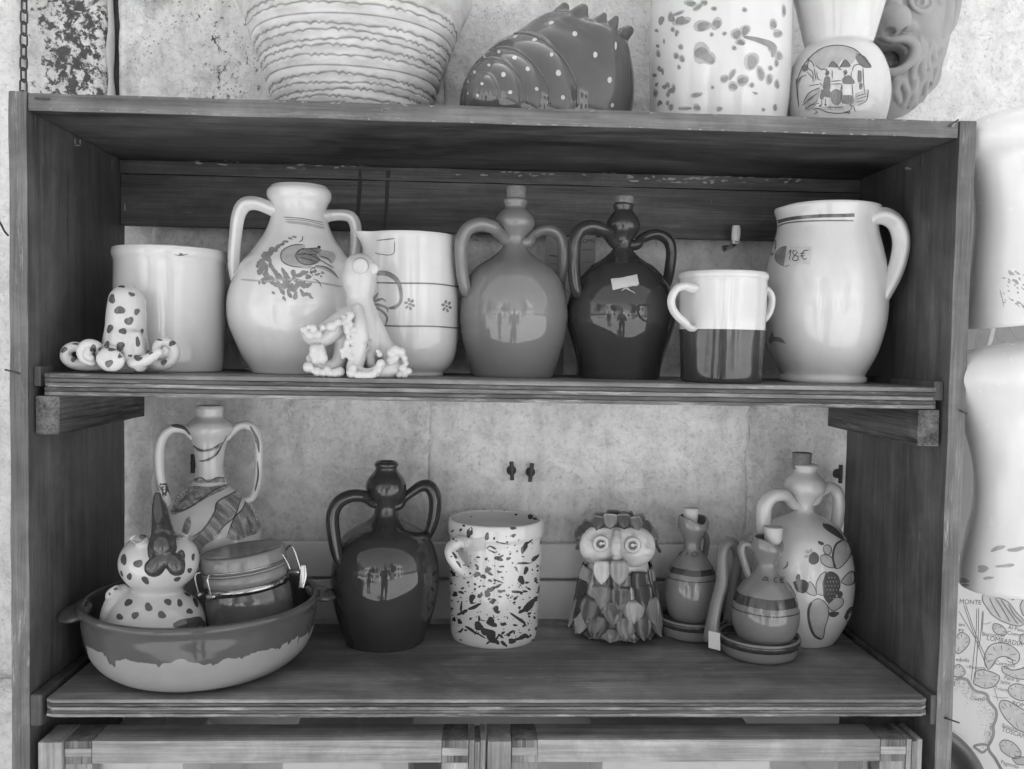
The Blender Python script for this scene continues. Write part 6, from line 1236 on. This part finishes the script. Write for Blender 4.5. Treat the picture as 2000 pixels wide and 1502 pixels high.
# the photographer, facing the shelf with a camera held up
def person(x, y, lab, arms=True, face=1, shade=.03, seed=0):
    t = thing('person', (x, y, GROUND), lab, 'person'); z = GROUND; f = face
    cl = Clay((x-.36, y-.32, z), (x+.36, y+.42, z+1.74), .012); k = .03
    for s_ in (-1, 1):
        cl.chain([(x+s_*.10, y, z+.90, .095), (x+s_*.11, y+.015*f, z+.66, .078), (x+s_*.115, y+.01*f, z+.50, .060), (x+s_*.12, y-.005*f, z+.36, .060), (x+s_*.12, y-.01*f, z+.20, .046), (x+s_*.12, y-.01*f, z+.09, .042)], 14, k)
        cl.ell((x+s_*.125, y+.06*f, z+.05), (.045, .125, .045), k=.02)
    cl.ell((x, y, z+.95), (.165, .115, .12), k=.05); cl.ell((x, y, z+1.16), (.155, .105, .18), k=.06); cl.ell((x, y-.005*f, z+1.34), (.185, .11, .12), k=.05); cl.seg((x, y-.01*f, z+1.42), (x, y+.005*f, z+1.53), .058, .052, k=.03)
    cl.ell((x, y+.015*f, z+1.615), (.075, .095, .115), k=.02); cl.ell((x, y+.105*f, z+1.60), (.014, .022, .024), k=.01)
    for s_ in (-1, 1):
        sh = (x+s_*.19, y, z+1.38, .058)
        if arms: P = [sh, (x+s_*.25, y+.02*f, z+1.22, .048), (x+s_*.25, y+.10*f, z+1.13, .043), (x+s_*.16, y+.20*f, z+1.25, .037), (x+s_*.085, y+.27*f, z+1.37, .029)]
        else: P = [sh, (x+s_*.23, y, z+1.20, .048), (x+s_*.25, y+.01*f, z+1.05, .041), (x+s_*.26, y+.05*f, z+.90, .034), (x+s_*.26, y+.08*f, z+.80, .028)]
        cl.chain(P, 16, .02); hx, hy, hz = P[-1][:3]
        cl.ell((hx, hy+.02*f, hz), (.025, .035, .042), k=.015)
        for q in range(4): cl.seg((hx-s_*.0, hy+.03*f, hz+.03-q*.02), (hx-s_*.035, hy+.065*f, hz+.03-q*.02), .0105, .009, k=.004)
        cl.seg((hx, hy+.01*f, hz+.03), (hx-s_*.03, hy+.02*f, hz+.055), .012, .010, k=.004)
        cl.ell((x+s_*.077, y+.005*f, z+1.61), (.012, .022, .032), k=.006)
    o = cl.mesh('body', matte('dark clothing %d' % seed, shade, .9, .1), t)
    recolour(o, lambda c: c.z > z+1.50 or (arms and c.y*f > (y+.27*f)*f and c.z > z+1.2) or (not arms and c.z < z+.84 and abs(c.x-x) > .2), matte('skin %d' % seed, .30, .6, .05)); 
    h = Clay((x-.13, y-.16, z+1.54), (x+.13, y+.14, z+1.78), .008); h.ell((x, y-.005*f, z+1.645), (.088, .105, .105), k=.01); h.ell((x, y+.085*f, z+1.60), (.07, .06, .06), k=.01, op='sub'); h.mesh('hair', MAT['wire'], t)
    for s_ in (-1, 1):
        e = Clay((x+s_*.03-.02, y+.07*f-.03, z+1.60), (x+s_*.03+.02, y+.07*f+.05, z+1.65), .004); e.ell((x+s_*.03, y+.092*f, z+1.625), (.012, .008, .007)); e.mesh('eye', MAT['wire'], t)
    m_ = Clay((x-.04, y+.06*f-.03, z+1.54), (x+.04, y+.06*f+.08, z+1.58), .004); m_.ell((x, y+.098*f, z+1.557), (.024, .008, .006)); m_.mesh('mouth', MAT['clay'], t)
    return t
person(.575, -1.50, 'standing person in dark clothes holding a camera up towards the shelf')
c = Vector((.565, -1.185, .445)); t = thing('hand_camera', c, 'small black camera held up by the person facing the shelf', 'camera')
box('camera_body', c+Vector((-.06, -.03, -.035)), c+Vector((.06, .0, .035)), MAT['wire'], t, .006, 3); lathe('lens_barrel', [(0, c.z), (.026, c.z), (.026, c.z+.03), (.02, c.z+.032), (0, c.z+.025)], (c.x, c.y), MAT['wire'], t, seg=40, fine=False, tilt=((c.x, c.y, c.z), Matrix.Rotation(R(-90), 4, 'X')), wob=0)
person(-1.05, -2.6, 'standing person in dark clothes waiting in the street behind the camera', False, 1, .04, 1)
